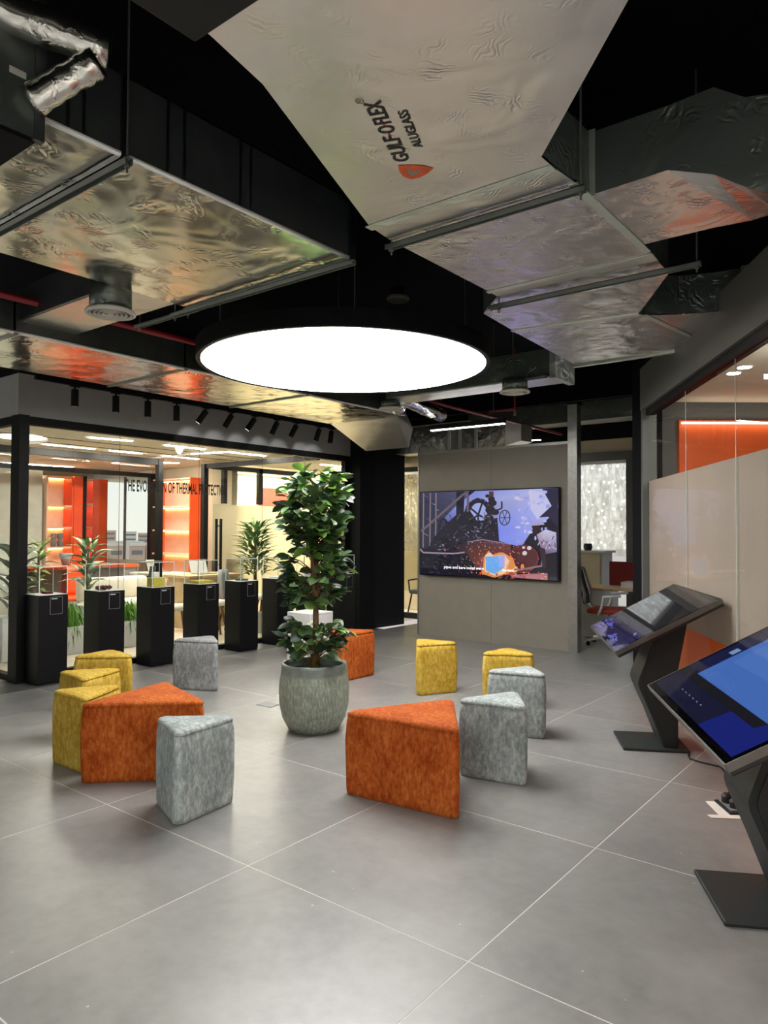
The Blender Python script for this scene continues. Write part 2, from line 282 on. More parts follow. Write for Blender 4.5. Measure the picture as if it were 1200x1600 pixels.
def fit_text(s, origin, xdir, ydir, width, height):
    """lettering scaled to a width and a cap height, set on a plane"""
    bm = text_bm(s); xs = [v.co.x for v in bm.verts]; ys = [v.co.y for v in bm.verts]
    x0, x1, y0, y1 = min(xs), max(xs), min(ys), max(ys)
    xd, yd, og = Vector(xdir).normalized(), Vector(ydir).normalized(), Vector(origin)
    for v in bm.verts: v.co = og + xd*((v.co.x-x0)/(x1-x0)*width) + yd*((v.co.y-0)/(y1-0)*height if y0 > -.05 else (v.co.y)/(y1)*height)
    return bm

# ================================================================== ROOM SHELL
TX, TY, TS = -5.003, 2.295, 1.2
fl = struct('floor', box(B(), -7.06, 5.5, -5.0, 15.0, -.06, -.0007), 'grout')
first = None
for i in range(-2, 8):
    for j in range(-6, 8):
        x0, y0 = TX+i*TS, TY+j*TS; xa, xb, ya, yb = max(x0+.0032, -7.05), x0+TS-.0032, y0+.0032, y0+TS-.0032
        if xb < -7.0 or (xa > 1.6) or yb < -3: continue
        if first is None or xa > x0+.003:
            t = obj('floor_tile', box(B(), xa-x0, xb-x0, ya-y0, yb-y0, -.002, 0), 'tile', fl, world=False); t.location = (x0, y0, 0)
            if xa <= x0+.003: first = t
        else: inst(first, fl, (x0, y0, 0))
struct('trim_1', box(B(), -7.85, -7.06, -5, 9.0, -.06, -.001), 'strip', 'dark grey tile strip along the foot of the glass office wall')
# pale office floor: planks
of = struct('floor_2', box(B(), -17, -7.66, 2.0, 14.5, -.06, -.004), 'vinyl', 'pale oak floor of the glass office')
k = 0
for y in [3.0+.24*i for i in range(24)]:
    obj('floor_plank', box(B(), -12.4, -7.66, y, y+.236, -.004, 0), 'vinyl', of)
struct('ceiling', box(B(), -17, 6, -5, 11.6, 4.0, 4.1), 'slab')
struct('wall_front', box(B(), -17, 6, -5.2, -5, 0, 4.1), 'white')
struct('wall_right', box(B(), 5.5, 5.7, -5, 11.6, 0, 4.1), 'white')
struct('wall_left', box(B(), -17.2, -17, -5, 8.75, 0, 4.1), 'black')
struct('wall_side', box(B(), -17, -12.2, -5, 2.0, 0, 4.0), 'palewall')

# --- glass office front: fascia, frames, panes (plane x = -7.55)
GX = -7.55
fs = struct('wall_office_fascia', box(B(), GX-.06, GX+.06, 3.47, 8.66, 2.73, 3.16), 'fascia', 'grey fascia board above the glass office front')
obj('fascia_return', box(B(), -12.2, GX-.06, 3.47, 3.59, 2.73, 3.16), 'fascia', fs)
obj('fascia_shelf', box(B(), GX-.06, GX+.10, 3.46, 8.68, 3.16, 3.2), 'black', fs)
struct('wall_bulkhead', box(B(), -12.2, GX-.02, 3.6, 3.7, 3.16, 4.0), 'black', 'black bulkhead over the office fascia').location = (0, 0, 0)
struct('wall_bulkhead_2', box(B(), GX-.08, GX-.02, 3.7, 8.66, 3.2, 4.0), 'black', 'black bulkhead above the long office fascia')
w1 = struct('window_1', box(B(), GX-.05, GX+.05, 3.5, 8.62, 2.645, 2.73), 'blacksat', 'long glass front of the office')
obj('corner_post', box(B(), GX-.06, GX+.12, 3.46, 3.56, 0, 2.73), 'blacksat', w1)
obj('end_post', box(B(), GX-.04, GX+.04, 8.56, 8.66, 0, 2.73), 'blacksat', w1)
obj('bottom_rail', box(B(), GX-.04, GX+.04, 3.5, 8.6, 0, .06), 'blacksat', w1)
ys = [3.56, 4.66, 5.78, 6.86, 7.7, 8.56]
for a, b in zip(ys, ys[1:]):
    obj('glass_pane', box(B(), GX-.006, GX+.006, a+.002, b-.002, .06, 2.645), 'glass', w1)
for y in ys[1:-1]: obj('glass_joint', box(B(), GX-.0065, GX+.0065, y-.001, y+.001, .06, 2.645), 'jointmat', w1)
w2 = struct('window_2', box(B(), -12.2, GX-.05, 3.48, 3.56, 2.645, 2.73), 'blacksat', 'glass end wall of the office')
obj('bottom_rail', box(B(), -12.2, GX-.05, 3.48, 3.56, 0, .06), 'blacksat', w2)
for a, b in ((-12.2, -10.6), (-10.6, -9.05), (-9.05, GX-.06)): obj('glass_pane', box(B(), a+.003, b-.003, 3.512, 3.524, .06, 2.645), 'glass', w2)
sign = fit_text('THE EVOLUTION OF THERMAL PROTECTION', (GX+.0085, 4.72, 2.01), (0, 1, 0), (0, 0, 1), 1.51, .135)
obj('lettering', sign, 'ink', w1, label='black capital lettering on the office glass reading THE EVOLUTION OF THERMAL PROTECTION')
oc = struct('ceiling_2', box(B(), -16.9, GX-.06, 3.6, 14.5, 2.75, 2.85), 'officeceil', 'beige ceiling of the glass office')
# slim slots in the office ceiling
for x in (-8.25, -9.2, -9.75): obj('ceiling_slot', box(B(), x-.012, x+.012, 3.8, 8.6, 2.745, 2.75), 'blacksat', oc)
# inner partitions
w3 = struct('window_3', box(B(), -10.34, -10.26, 3.6, 7.12, 2.62, 2.72), 'blacksat', 'inner glass room, black framed')
obj('frame_post', box(B(), -10.35, -10.25, 7.04, 7.13, 0, 2.72), 'blacksat', w3)
for a, b in ((3.6, 5.3), (5.3, 7.04)): obj('glass_pane', box(B(), -10.306, -10.294, a+.003, b-.003, .05, 2.62), 'glass', w3)
w4 = struct('window_4', box(B(), -10.3, GX-.06, 8.02, 8.09, 2.63, 2.71), 'blacksat', 'glass door screen across the office')
obj('frame_post', box(B(), -10.4, -10.3, 8.0, 8.09, 0, 2.71), 'blacksat', w4)
w5 = struct('window_5', box(B(), -10.23, -10.16, 8.1, 13.6, 2.62, 2.7), 'blacksat', 'frosted meeting room wall')
obj('frame_post', box(B(), -10.24, -10.16, 8.32, 8.40, 2.02, 2.7), 'blacksat', w5)
obj('frame_post', box(B(), -10.24, -10.16, 9.15, 9.25, 2.02, 2.7), 'blacksat', w5)
obj('frosted_film', box(B(), -10.205, -10.19, 8.1, 13.6, 0, 2.0), 'frostcream', w5)
obj('glass_pane', box(B(), -10.203, -10.192, 8.1, 13.6, 2.0, 2.62), 'glass', w5)
w6 = struct('window_6', box(B(), -12.32, -12.24, 5.0, 8.3, 2.56, 2.64), 'blacksat', 'second inner black glazing frame')
obj('frame_post', box(B(), -12.33, -12.23, 8.22, 8.32, 0, 2.64), 'blacksat', w6)
b = B()
for x in (-10.02, -9.9): box(b, x-.014, x+.014, 8.03, 8.07, .72, 1.74)
for z in (.95, 1.62): box(b, -10.02, -9.9, 8.045, 8.06, z-.01, z+.01)
dh = struct('door_1', box(B(), -10.3, -9.3, 8.05, 8.062, .02, 2.63), 'glass', 'glass office door'); obj('door_handle', b, 'blacksat', dh, label='tall black ladder pull handle')
# meeting room behind the frosted wall
struct('wall_meeting', box(B(), -12.35, -12.25, 8.7, 13.6, 0, 2.75), 'cream')
struct('wall_meeting_2', box(B(), -12.3, -7.6, 13.6, 13.7, 0, 2.75), 'cream')
tag(obj('wall_art', box(B(), -12.24, -12.2, 11.0, 12.2, 1.95, 2.5, .01), 'redseat'), 'red wall panel glimpsed above the frosted meeting room film', 'wall panel')
# outside wall of the office with the window
wb = struct('wall_office_back', box(B(), -17, -14.95, 8.6, 8.75, 0, 2.75), 'beige', 'outer wall of the glass office')
obj('pier', box(B(), -12.68, -12.33, 8.55, 8.75, 0, 2.75), 'beige', wb)
obj('sill_wall', box(B(), -14.95, -12.68, 8.6, 8.75, 0, .85), 'beige', wb)
obj('window_head', box(B(), -14.95, -12.68, 8.6, 8.75, 2.66, 2.75), 'white', wb)
obj('wall_panel', box(B(), -12.33, -10.3, 8.62, 8.75, 0, 2.75), 'beige', wb)
w7 = struct('window_7', box(B(), -14.95, -12.68, 8.66, 8.7, .85, .91), 'white', 'big outside window of the office')
obj('mullion', box(B(), -13.86, -13.82, 8.66, 8.7, .91, 2.66), 'greyplastic', w7)
for a, bb in ((-14.95, -13.86), (-13.82, -12.68)): obj('glass_pane', box(B(), a, bb, 8.675, 8.685, .91, 2.66), 'glass', w7)
struct('wall_office_far', box(B(), -16.9, -16.8, 3.6, 8.6, 0, 2.75), 'palewall')
# --- black pier right of the office
struct('wall_black_pier', prism(B(), [(-7.46, 8.66), (-7.30, 8.68), (-7.22, 8.95), (-7.17, 9.68), (-7.62, 9.68), (-7.62, 8.66)], 0, 3.7), 'black', 'tall matt black pier at the end of the office glass')
# --- TV wall
tw = struct('wall_back', box(B(), -6.30, -3.90, 8.87, 9.02, 0, 2.70), 'greypanel', 'freestanding grey display wall')
obj('top_rail', box(B(), -6.31, -3.90, 8.86, 9.03, 2.70, 2.735), 'steel', tw); obj('side_trim', box(B(), -6.318, -6.30, 8.862, 9.025, 0, 2.735), 'steel', tw)
for x in (-5.06,): obj('panel_joint', box(B(), x-.002, x+.002, 8.868, 8.871, 0, 2.70), 'darkfascia', tw)
ps = struct('wall_steel_post', box(B(), -3.905, -3.775, 8.82, 8.95, 0, 3.2, .004), 'steel', 'square brushed steel post at the right end of the display wall')
obj('post_cap', box(B(), -3.92, -3.76, 8.80, 8.97, 3.2, 3.23), 'blacksat', ps)
struct('wall_drop_beam', box(B(), -12, -2.0, 9.75, 9.85, 3.42, 4.0), 'slab', 'black drop beam across the ceiling')
struct('ceiling_3', box(B(), -9.8, -1.5, 9.85, 11.6, 3.75, 3.85), 'brown', 'bare brown slab over the desks')
# --- rear window wall
wr = struct('wall_rear', box(B(), -9.9, -2.4, 11.5, 11.6, 2.85, 3.06), 'beige', 'rear wall over the desk windows')
obj('wall_upper', box(B(), -9.9, -1.5, 11.48, 11.6, 3.06, 3.75), 'black', wr); obj('transom', box(B(), -9.9, -1.5, 11.46, 11.6, 2.71, 2.85), 'darkfascia', wr)
obj('low_wall', box(B(), -9.9, -1.5, 11.5, 11.6, 0, .35), 'beige', wr); obj('wall_pier', box(B(), -4.08, -3.86, 11.45, 11.6, 0, 2.71), 'darkfascia', wr); obj('wall_pier', box(B(), -3.0, -1.5, 11.45, 11.6, 0, 2.71), 'darkfascia', wr)
w8 = struct('window_8', box(B(), -9.9, -3.0, 11.5, 11.56, 2.66, 2.71), 'white', 'rear windows with sun-bleached printed blinds')
for a, bb in ((-9.9, -8.9), (-8.9, -7.6), (-7.6, -6.3), (-6.3, -5.2), (-5.2, -4.08), (-3.86, -3.0)):
    obj('blind', box(B(), a+.02, bb-.02, 11.53, 11.535, 1.15, 2.66), 'blind', w8); obj('glass_pane', box(B(), a, bb, 11.55, 11.56, .35, 2.66), 'glass', w8)
struct('wall_passage_right', box(B(), -2.58, -2.48, 7.74, 11.5, 0, 4.0), 'black'); 
struct('wall_black_column', box(B(), -2.59, -2.33, 7.46, 7.72, 0, 4.0), 'black', 'black square column beside the right glass room')
# --- right glass room (its own frame: local x along the glass, y into the room)
RX = (-2.28, 6.965, 0); RR = math.atan2(-.857, .515)
def rloc(bm, x0, x1, y0, y1, z0, z1, bev=0): return box(bm, x0, x1, y0, y1, z0, z1, bev)
rf = struct('wall_glass_room_fascia', None, label='charcoal frame of the glass room on the right', loc=RX, rz=RR)
obj('fascia_board', rloc(B(), 0, 6.2, -.06, .10, 2.72, 3.12), 'darkfascia', rf, world=False)
obj('frame_post', rloc(B(), -.01, .05, -.05, .08, 0, 2.72), 'darkfascia', rf, world=False)
obj('head_channel', rloc(B(), .10, 6.2, -.03, .05, 2.66, 2.72), 'blacksat', rf, world=False, label='dark metal channel')
obj('bulkhead', rloc(B(), 0, 6.2, .10, .2, 3.0, 4.0), 'black', rf, world=False)
w9 = struct('window_9', None, label='right glass room panes with frosted and orange film', loc=RX, rz=RR)
xs = [.05, 1.30, 2.38, 3.46, 4.54, 5.62, 6.2]
for a, bb in zip(xs, xs[1:]):
    p = obj('glass_pane', rloc(B(), a+.003, bb-.003, -.006, .006, .03, 2.66), 'roomglass', w9, world=False)
    obj('frosted_film', rloc(B(), a+.003, bb-.003, .008, .011, .82, 2.04), 'frost', w9, world=False)
    obj('orange_film', rloc(B(), a+.003, bb-.003, .008, .011, .03, .82), 'orangefilm', w9, world=False)
for x in xs[1:-1]: obj('glass_joint', rloc(B(), x-.003, x+.003, -.0065, -.004, .82, 2.66), 'edge', w9, world=False)
# the room behind: back wall square to the view
vf = Vector((-.618, .786)); vr = Vector((.786, .618))
def vp(lat, fw): q = vf*fw+vr*lat; return (q.x, q.y)
struct('wall_glass_room_back', prism(B(), [vp(2.78, 7.42), vp(9, 7.42), vp(9, 7.52), vp(2.78, 7.52)], 0, 3.0), 'darkfascia')
struct('ceiling_4', prism(B(), [(-2.14, 7.03), vp(2.78, 7.42), vp(9, 7.42), (4.6, 6.0), (.95, 1.8)], 2.9, 2.98), 'officeceil', 'pale ceiling of the right glass room')
ow = obj('accent_panel', prism(B(), [vp(3.02, 7.36), vp(5.2, 7.36), vp(5.2, 7.42), vp(3.02, 7.42)], .02, 2.70), 'orangewall'); tag(ow, 'tall orange wall panel inside the right glass room', 'wall panel')
tag(obj('strip_light', prism(B(), [vp(3.03, 7.30), vp(5.15, 7.30), vp(5.15, 7.33), vp(3.03, 7.33)], 2.662, 2.676), 'softline'), 'thin white strip light along the top of the orange wall', 'strip light')
dl = []
for i, (x, y) in enumerate([(-1.42, 6.55), (-1.30, 6.36)]):
    t = thing('downlight', ('far' if i == 0 else 'near')+' one of two round downlights in the glass room ceiling', 'downlight', (x, y, 2.9)); obj('trim_ring', lathe(B(), [(.05, 0), (.065, 0), (.065, -.006), (.05, -.006)], x, y, 2.9, 20), 'white', t); obj('lens', cyl(B(), x, y, 2.893, 2.899, .05), 'down', t)
# pendant line in the glass room
tag(obj('linear_lamp', extr(B(), [(.1, 6.1, 2.62), (.13, 6.1, 2.62), (.13, 6.1, 2.65), (.1, 6.1, 2.65)], (-1.1, -.6, 0)), 'line'), 'slanting white line light in front of the orange wall', 'strip light')

# ================================================================== CEILING SERVICES
def hanger(name, x0, x1, y, z, rods, label, zt=4.0, axis='x'):
    t = thing(name, label, 'hanger bar', ((x0+x1)/2, y, z)); b = B(); box(b, x0, x1, y-.016, y-.012, z-.006, z+.02); box(b, x0, x1, y+.012, y+.016, z-.006, z+.02); box(b, x0, x1, y-.016, y+.016, z+.016, z+.02); obj('channel', b, 'rod', t)
    for x in rods:
        b = B(); tube(b, [(x, y, z-.035), (x, y, zt)], .0045, 6); cyl(b, x, y, z-.016, z-.006, .011, 6); obj('threaded_rod', b, 'rod', t)
    return t
# left galvanised duct
ld = thing('metal_duct', 'big flat galvanised metal duct with shiny underside at upper left', 'duct', (-3.17, 1.5, 3.0))
for y0, y1 in ((1.21, 1.52), (1.54, 2.85)):
    obj('duct_underside', box(B(), -3.86, -2.49, y0, y1, 3.0, 3.012), 'foil2', ld)
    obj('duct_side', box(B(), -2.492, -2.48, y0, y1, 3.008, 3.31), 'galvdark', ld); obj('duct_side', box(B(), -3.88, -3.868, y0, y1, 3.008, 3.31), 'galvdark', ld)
obj('duct_top', box(B(), -3.88, -2.48, 1.21, 2.85, 3.31, 3.32), 'galv', ld); obj('end_cap', box(B(), -3.87, -2.49, 2.84, 2.85, 3.012, 3.31), 'galv', ld)
b = B(); box(b, -3.90, -2.46, 2.845, 2.875, 2.985, 3.0); box(b, -2.48, -2.46, 2.845, 2.875, 2.985, 3.33); obj('flange', b, 'galv', ld)
b = B(); box(b, -3.89, -2.47, 1.515, 1.545, 2.99, 3.0); box(b, -2.48, -2.468, 1.515, 1.545, 2.99, 3.32); obj('flange', b, 'galv', ld)
obj('edge_strip', tube(B(), [(-2.482, 1.21, 3.005), (-2.482, 2.85, 3.005)], .011, 10), 'edgehighlight', ld, True, label='folded edge, its highlight painted near-white')
for y in (1.3, 1.36, 1.72, 1.8, 2.1, 2.16): obj('side_seam', box(B(), -2.48, -2.476, y, y+.012, 3.01, 3.31), 'galv', ld)
hanger('hanger_bar', -3.95, -2.44, 1.53, 2.965, (-2.455, -3.92), 'hanger bar under the middle seam of the left galvanised duct')
hanger('hanger_bar', -3.98, -2.42, 2.82, 2.955, (-3.95,), 'hanger bar under the far end of the left galvanised duct')
# fan coil box and flexible ducts
ac = thing('fan_coil_unit', 'grey sheet metal fan coil box at the top left corner', 'fan coil', (-3.1, .4, 2.9))
obj('casing', box(B(), -3.9, -2.445, -.6, 1.19, 2.91, 3.42), 'galvbox', ac); obj('bottom_plate', box(B(), -3.88, -2.46, -.58, 1.18, 2.895, 2.91), 'black', ac); obj('flange', box(B(), -2.47, -2.44, 1.17, 1.205, 2.90, 3.42), 'galvdark', ac)
obj('rating_label', box(B(), -2.446, -2.442, 1.085, 1.14, 3.09, 3.112), 'vent', ac)
def wob(path, r, n, seed):
    q = random.Random(seed); P = []; R = []
    for i in range(n):
        t = i/(n-1); k = t*(len(path)-1); a = min(int(k), len(path)-2); p = Vector(path[a]).lerp(Vector(path[a+1]), k-a); P.append(p); R.append(r*(1+q.uniform(-.05, .05)+.03*math.sin(i*2.1)))
    return P, R
P, R_ = wob([(-2.44, 1.155, 3.02), (-2.27, 1.30, 3.165)], .052, 14, 1)
tag(obj('flexible_duct', tube(B(), P, .06, 16, R_), 'flexfoil', smooth=True), 'short foil flexible duct plugged into the grey fan coil box', 'flexible duct', None)
P, R_ = wob([(-2.62, .70, 3.36), (-2.46, 1.02, 3.285), (-2.26, 1.335, 3.215)], .062, 22, 2)
tag(obj('flexible_duct', tube(B(), P, .06, 16, R_), 'flexfoil', smooth=True), 'wrinkled foil flexible duct running out at the top left corner', 'flexible duct')
# dark raft at top centre
ra = obj('ceiling_raft', box(B(), -1.61, -.35, -.6, 1.205, 2.9, 2.98, .008), 'cassette'); tag(ra, 'dark ceiling raft whose corner shows at the top edge', 'ceiling raft')
# central foil-faced duct
cdct = thing('foil_duct', 'large foil faced duct with printed lettering crossing the top centre', 'duct', (-1.67, 3.0, 3.0))
A1 = [(-1.60, .9), (-1.67, 1.31), (-1.72, 1.55), (-2.14, 2.61), (-1.215, 2.61), (-1.215, 2.51), (-.62, 1.85), (-.1, .9)]
def duct(bot, z0, h, mat, parent, name):
    """hollow-looking duct section: underside plate and side walls as two meshes"""
    a = prism(B(), bot, z0, z0+.012); o = obj(name, a, mat, parent)
    n = len(bot); b = B(); vs = [(b.verts.new((x, y, z0+.004)), b.verts.new((x, y, z0+h))) for x, y in bot]
    for i in range(n): b.faces.new((vs[i][0], vs[(i+1) % n][0], vs[(i+1) % n][1], vs[i][1]))
    b.faces.new([v[1] for v in vs]); bmesh.ops.recalc_face_normals(b, faces=b.faces[:]); obj('duct_side', b, 'foilshade', parent); return o
duct(A1, 3.0, .30, 'foil', cdct, 'duct_underside')
duct([(-2.14, 2.61), (-2.16, 2.78), (-1.20, 2.78), (-1.215, 2.61)], 3.002, .27, 'foil', cdct, 'collar')
duct([(-2.16, 2.78), (-2.16, 3.76), (-1.195, 3.76), (-1.195, 2.78)], 3.0, .27, 'foilshiny', cdct, 'duct_underside')
duct([(-2.16, 3.76), (-2.16, 3.86), (-1.20, 3.86), (-1.195, 3.76)], 2.998, .26, 'foil', cdct, 'collar')
duct([(-2.16, 3.86), (-2.41, 4.12), (-2.45, 4.59), (-1.60, 4.74), (-1.22, 4.10), (-1.20, 3.86)], 3.0, .20, 'foilshiny', cdct, 'duct_underside')
duct([(-2.45, 4.60), (-2.46, 4.68), (-1.58, 4.80), (-1.60, 4.74)], 2.996, .2, 'foil', cdct, 'collar')
duct([(-2.46, 4.68), (-2.53, 5.83), (-1.44, 5.92), (-1.58, 4.80)], 3.0, .22, 'foilshiny', cdct, 'duct_underside')
obj('end_flange', box(B(), -2.56, -1.43, 5.9, 5.94, 2.985, 3.22), 'tape', cdct)
# tapes
for pts in ([(-2.15, 2.585), (-2.15, 2.635), (-1.21, 2.635), (-1.21, 2.585)], [(-2.17, 3.74), (-2.17, 3.775), (-1.19, 3.775), (-1.19, 3.74)], [(-2.46, 4.585), (-2.46, 4.625), (-1.585, 4.775), (-1.60, 4.73)], [(-1.225, 2.78), (-1.185, 2.78), (-1.185, 3.7), (-1.225, 3.7)]):
    obj('foil_tape', prism(B(), pts, 2.9935, 2.9985), 'tape', cdct)
# branch to the right, twisting up and out
b = B(); sec = [(-1.195, 2.93, 3.6, 3.0, 3.27), (-.87, 2.93, 3.6, 3.01, 3.27), (-.70, 2.93, 3.62, 2.94, 3.28), (-.59, 2.93, 3.6, 2.86, 3.20), (-.40, 2.93, 3.58, 2.74, 3.16), (.10, 2.93, 3.55, 2.72, 3.13)]
loops = [[b.verts.new((x, y0, z0 if i > 1 else z0)), b.verts.new((x, y1, 3.0)), b.verts.new((x, y1, z1)), b.verts.new((x, y0, z1))] for i, (x, y0, y1, z0, z1) in enumerate(sec) for _ in (0,)]
for l0, l1 in zip(loops, loops[1:]):
    for k in (0, 1, 2): b.faces.new((l0[k], l0[(k+1) % 4], l1[(k+1) % 4], l1[k]))
b.faces.new(loops[0]); b.faces.new(loops[-1]); bmesh.ops.recalc_face_normals(b, faces=b.faces[:])
obj('branch_duct', b, 'foilshiny', cdct)
b = B(); fr_ = [[b.verts.new((x, y0-.001, z0)), b.verts.new((x, y0-.001, z1))] for x, y0, y1, z0, z1 in sec]
for l0, l1 in zip(fr_, fr_[1:]): b.faces.new((l0[0], l1[0], l1[1], l0[1]))
obj('branch_side', b, 'foilshade', cdct)  # darker foil sheet over the branch side, shade in its colour
obj('foil_tape', box(B(), -1.20, -1.17, 2.925, 2.931, 2.99, 3.28), 'tape', cdct)
# elbow into the right room
b = B(); arc = [(-1.58, 4.80), (-1.40, 4.93), (-1.2, 5.0), (-.99, 5.03), (-1.12, 5.45), (-1.28, 5.78), (-1.44, 5.92)]
duct(arc, 3.0, .26, 'foilshiny', cdct, 'elbow'); obj('foil_tape', prism(B(), [(-1.03, 5.0), (-.97, 5.03), (-1.43, 5.95), (-1.47, 5.9)], 2.99, 3.27), 'tape', cdct)
obj('foil_tape', prism(B(), [(-1.60, 4.78), (-1.56, 4.78), (-1.42, 5.92), (-1.46, 5.92)], 2.9935, 2.9985), 'tape', cdct)
# printed lettering on the duct underside (read from below)
zt = 2.9978
bx, by = Vector((-1.475+1.626, 1.847-2.223, 0)), Vector((-1.686+1.632, 2.196-2.217, 0))
o1 = fit_text('GULF', (-1.626, 2.223, zt), bx, by, .185, .060); o2 = fit_text('FLEX', Vector((-1.626, 2.223, zt))+bx.normalized()*.268, bx, by, .137, .060)
o3 = fit_text('O', Vector((-1.626, 2.223, zt))+bx.normalized()*.207, bx, by, .048, .060)
for q in (o2, o3): merge(o1, q)
obj('printed_lettering', o1, 'ink', cdct, label='black print reading GULF O FLEX')
obj('printed_lettering', fit_text('ALUGLASS', (-1.53, 2.173, zt), (.094, -.228, 0), by, .246, .036), 'ink', cdct, label='smaller black print reading ALUGLASS')
dd = B()
for s in (.197, .262):
    q = Vector((-1.626, 2.223, zt))+bx.normalized()*s+by.normalized()*.028; cyl(dd, q.x, q.y, zt-.0003, zt, .005, 8)
obj('printed_dots', dd, 'redink', cdct)
lathe_b = B(); lathe(lathe_b, [(.012, 0), (.0145, 0), (.0145, -.0004), (.012, -.0004), (.012, 0)], -1.531, 1.808, zt, 20)
merge(lathe_b, fit_text('R', (-1.529, 1.815, zt), bx, by, .010, .012)); obj('registered_mark', lathe_b, 'ink', cdct)
LG = [(-1.686, 2.226), (-1.648, 2.25), (-1.611, 2.284), (-1.587, 2.328), (-1.63, 2.347), (-1.677, 2.356), (-1.712, 2.345), (-1.722, 2.308), (-1.71, 2.265)]
obj('printed_logo', prism(B(), LG, zt-.0002, zt), 'orangeink', cdct, label='rounded orange teardrop emblem')
obj('printed_logo_inset', prism(B(), [(-1.657, 2.255), (-1.686, 2.29), (-1.696, 2.326), (-1.665, 2.326), (-1.63, 2.306), (-1.645, 2.301), (-1.668, 2.304), (-1.662, 2.27)], zt-.0006, zt-.0003), 'greyink', cdct)
hanger('hanger_bar', -2.19, -1.16, 2.80, 2.965, (-2.16, -1.18), 'hanger bar just past the taped seam of the central foil duct')
hanger('hanger_bar', -2.27, -1.01, 3.95, 2.96, (-2.2, -1.03), 'far hanger bar under the central foil duct, longest of the foil duct bars')
# long duct above the office front, with branch and chute
d2 = thing('metal_duct', 'long shiny duct running above the spotlight track', 'duct', (-5.8, 3.5, 2.95))
for y0, y1 in ((-.5, 2.36), (2.38, 3.80), (3.83, 5.3), (5.33, 7.0)):
    obj('duct_underside', box(B(), -6.38, -5.2, y0, y1, 2.95, 2.962), 'foil2', d2); obj('duct_side', box(B(), -5.202, -5.19, y0, y1, 2.955, 3.22), 'galvdark', d2)
obj('duct_top', box(B(), -6.39, -5.19, -.5, 7.0, 3.22, 3.23), 'galv', d2); obj('duct_side', box(B(), -6.39, -6.38, -.5, 7.0, 2.955, 3.22), 'galvdark', d2)
obj('edge_strip', tube(B(), [(-5.19, -.5, 2.955), (-5.19, 7.0, 2.955)], .012, 10), 'edgehighlight', d2, True)  # edge highlight carried by the near-white colour
for y in (2.36, 3.80, 5.3): obj('flange', box(B(), -6.4, -5.17, y, y+.03, 2.938, 2.95), 'galv', d2)
b = solid(B(), [(-6.39, 7.0, 2.95), (-5.3, 7.0, 2.95), (-5.3, 7.0, 3.22), (-6.39, 7.0, 3.22)], [(-6.5, 7.85, 2.68), (-5.75, 7.85, 2.68), (-5.75, 7.95, 2.95), (-6.5, 7.95, 2.95)]); obj('chute', b, 'foil', d2, label='foil chute sloping down')
b = box(B(), -5.19, -3.89, 2.40, 2.84, 3.05, 3.28); obj('branch_duct', b, 'galvdark', d2)
obj('branch_underside', box(B(), -5.19, -3.89, 2.41, 2.83, 3.04, 3.05), 'foil', d2)
tag(obj('red_pipe', tube(B(), [(-4.93, -.5, 3.12), (-4.93, 10.9, 3.12)], .024, 12), 'redpipe', smooth=True), 'long dark red sprinkler pipe under the ceiling', 'pipe')
t = thing('sprinkler_pipe', 'thin red sprinkler drop pipe over the display wall', 'pipe', (-4.55, 8.6, 3.2)); obj('drop', tube(B(), [(-4.55, 8.6, 3.16), (-4.55, 8.6, 4.0)], .012, 8), 'redpipe', t); obj('pipe_elbow', tube(B(), [(-4.93, 8.6, 3.18), (-4.55, 8.6, 3.18)], .012, 8), 'redpipe', t); obj('sprinkler_head', cyl(B(), -4.55, 8.6, 3.1, 3.16, .02, 10), 'steel', t)
hanger('hanger_bar', -4.55, -3.86, 2.92, 3.0, (-3.95, -4.5), 'short hanger bar behind the round diffuser at left')
# far small duct with diffusers
d3 = thing('foil_duct', 'short foil duct end beyond the glowing ring lamp at right', 'duct', (-3.8, 6.4, 3.0))
obj('duct_body', box(B(), -4.9, -2.9, 6.25, 6.62, 3.02, 3.28), 'foilshade', d3); obj('duct_underside', box(B(), -4.9, -2.9, 6.26, 6.61, 3.01, 3.02), 'foil', d3); obj('end_flange', box(B(), -2.93, -2.87, 6.22, 6.65, 2.99, 3.31), 'tape', d3)
hanger('hanger_bar', -3.35, -2.95, 6.2, 3.0, (-3.3,), 'little hanger bar under the short foil duct end')
d4 = thing('foil_duct', 'foil duct lying on top of the grey display wall', 'duct', (-5.6, 9.5, 2.9))
obj('duct_body', box(B(), -7.1, -5.1, 9.35, 9.72, 2.80, 3.2), 'foilshiny', d4); obj('duct_underside', box(B(), -7.1, -5.1, 9.36, 9.71, 2.79, 2.80), 'foil', d4)
b = solid(B(), [(-5.1, 9.35, 2.8), (-5.1, 9.72, 2.8), (-5.1, 9.72, 3.2), (-5.1, 9.35, 3.2)], [(-4.86, 9.38, 2.86), (-4.83, 9.66, 2.86), (-4.83, 9.66, 3.1), (-4.86, 9.38, 3.1)]); obj('elbow', b, 'foil', d4)
for x in (-6.1, -5.9, -5.62): obj('seam', box(B(), x, x+.05, 9.342, 9.35, 2.79, 3.2), 'tape', d4)
d5 = thing('foil_duct', 'foil duct crossing the bare slab over the desks', 'duct', (-4, 10.9, 3.2)); obj('duct_body', box(B(), -6.5, -2.62, 10.6, 11.0, 3.26, 3.55), 'foilshade', d5); obj('duct_underside', box(B(), -6.5, -2.62, 10.61, 10.99, 3.25, 3.26), 'foil', d5)
for x in (-6.2, -4.5, -3.0): obj('threaded_rod', tube(B(), [(x, 10.8, 3.55), (x, 10.8, 3.749)], .008, 6), 'rod', d5)
P, R_ = wob([(-5.06, 6.72, 2.98), (-4.99, 6.52, 3.06), (-4.88, 6.55, 3.06), (-4.93, 7.0, 3.03), (-4.99, 7.5, 3.0)], .085, 26, 5)
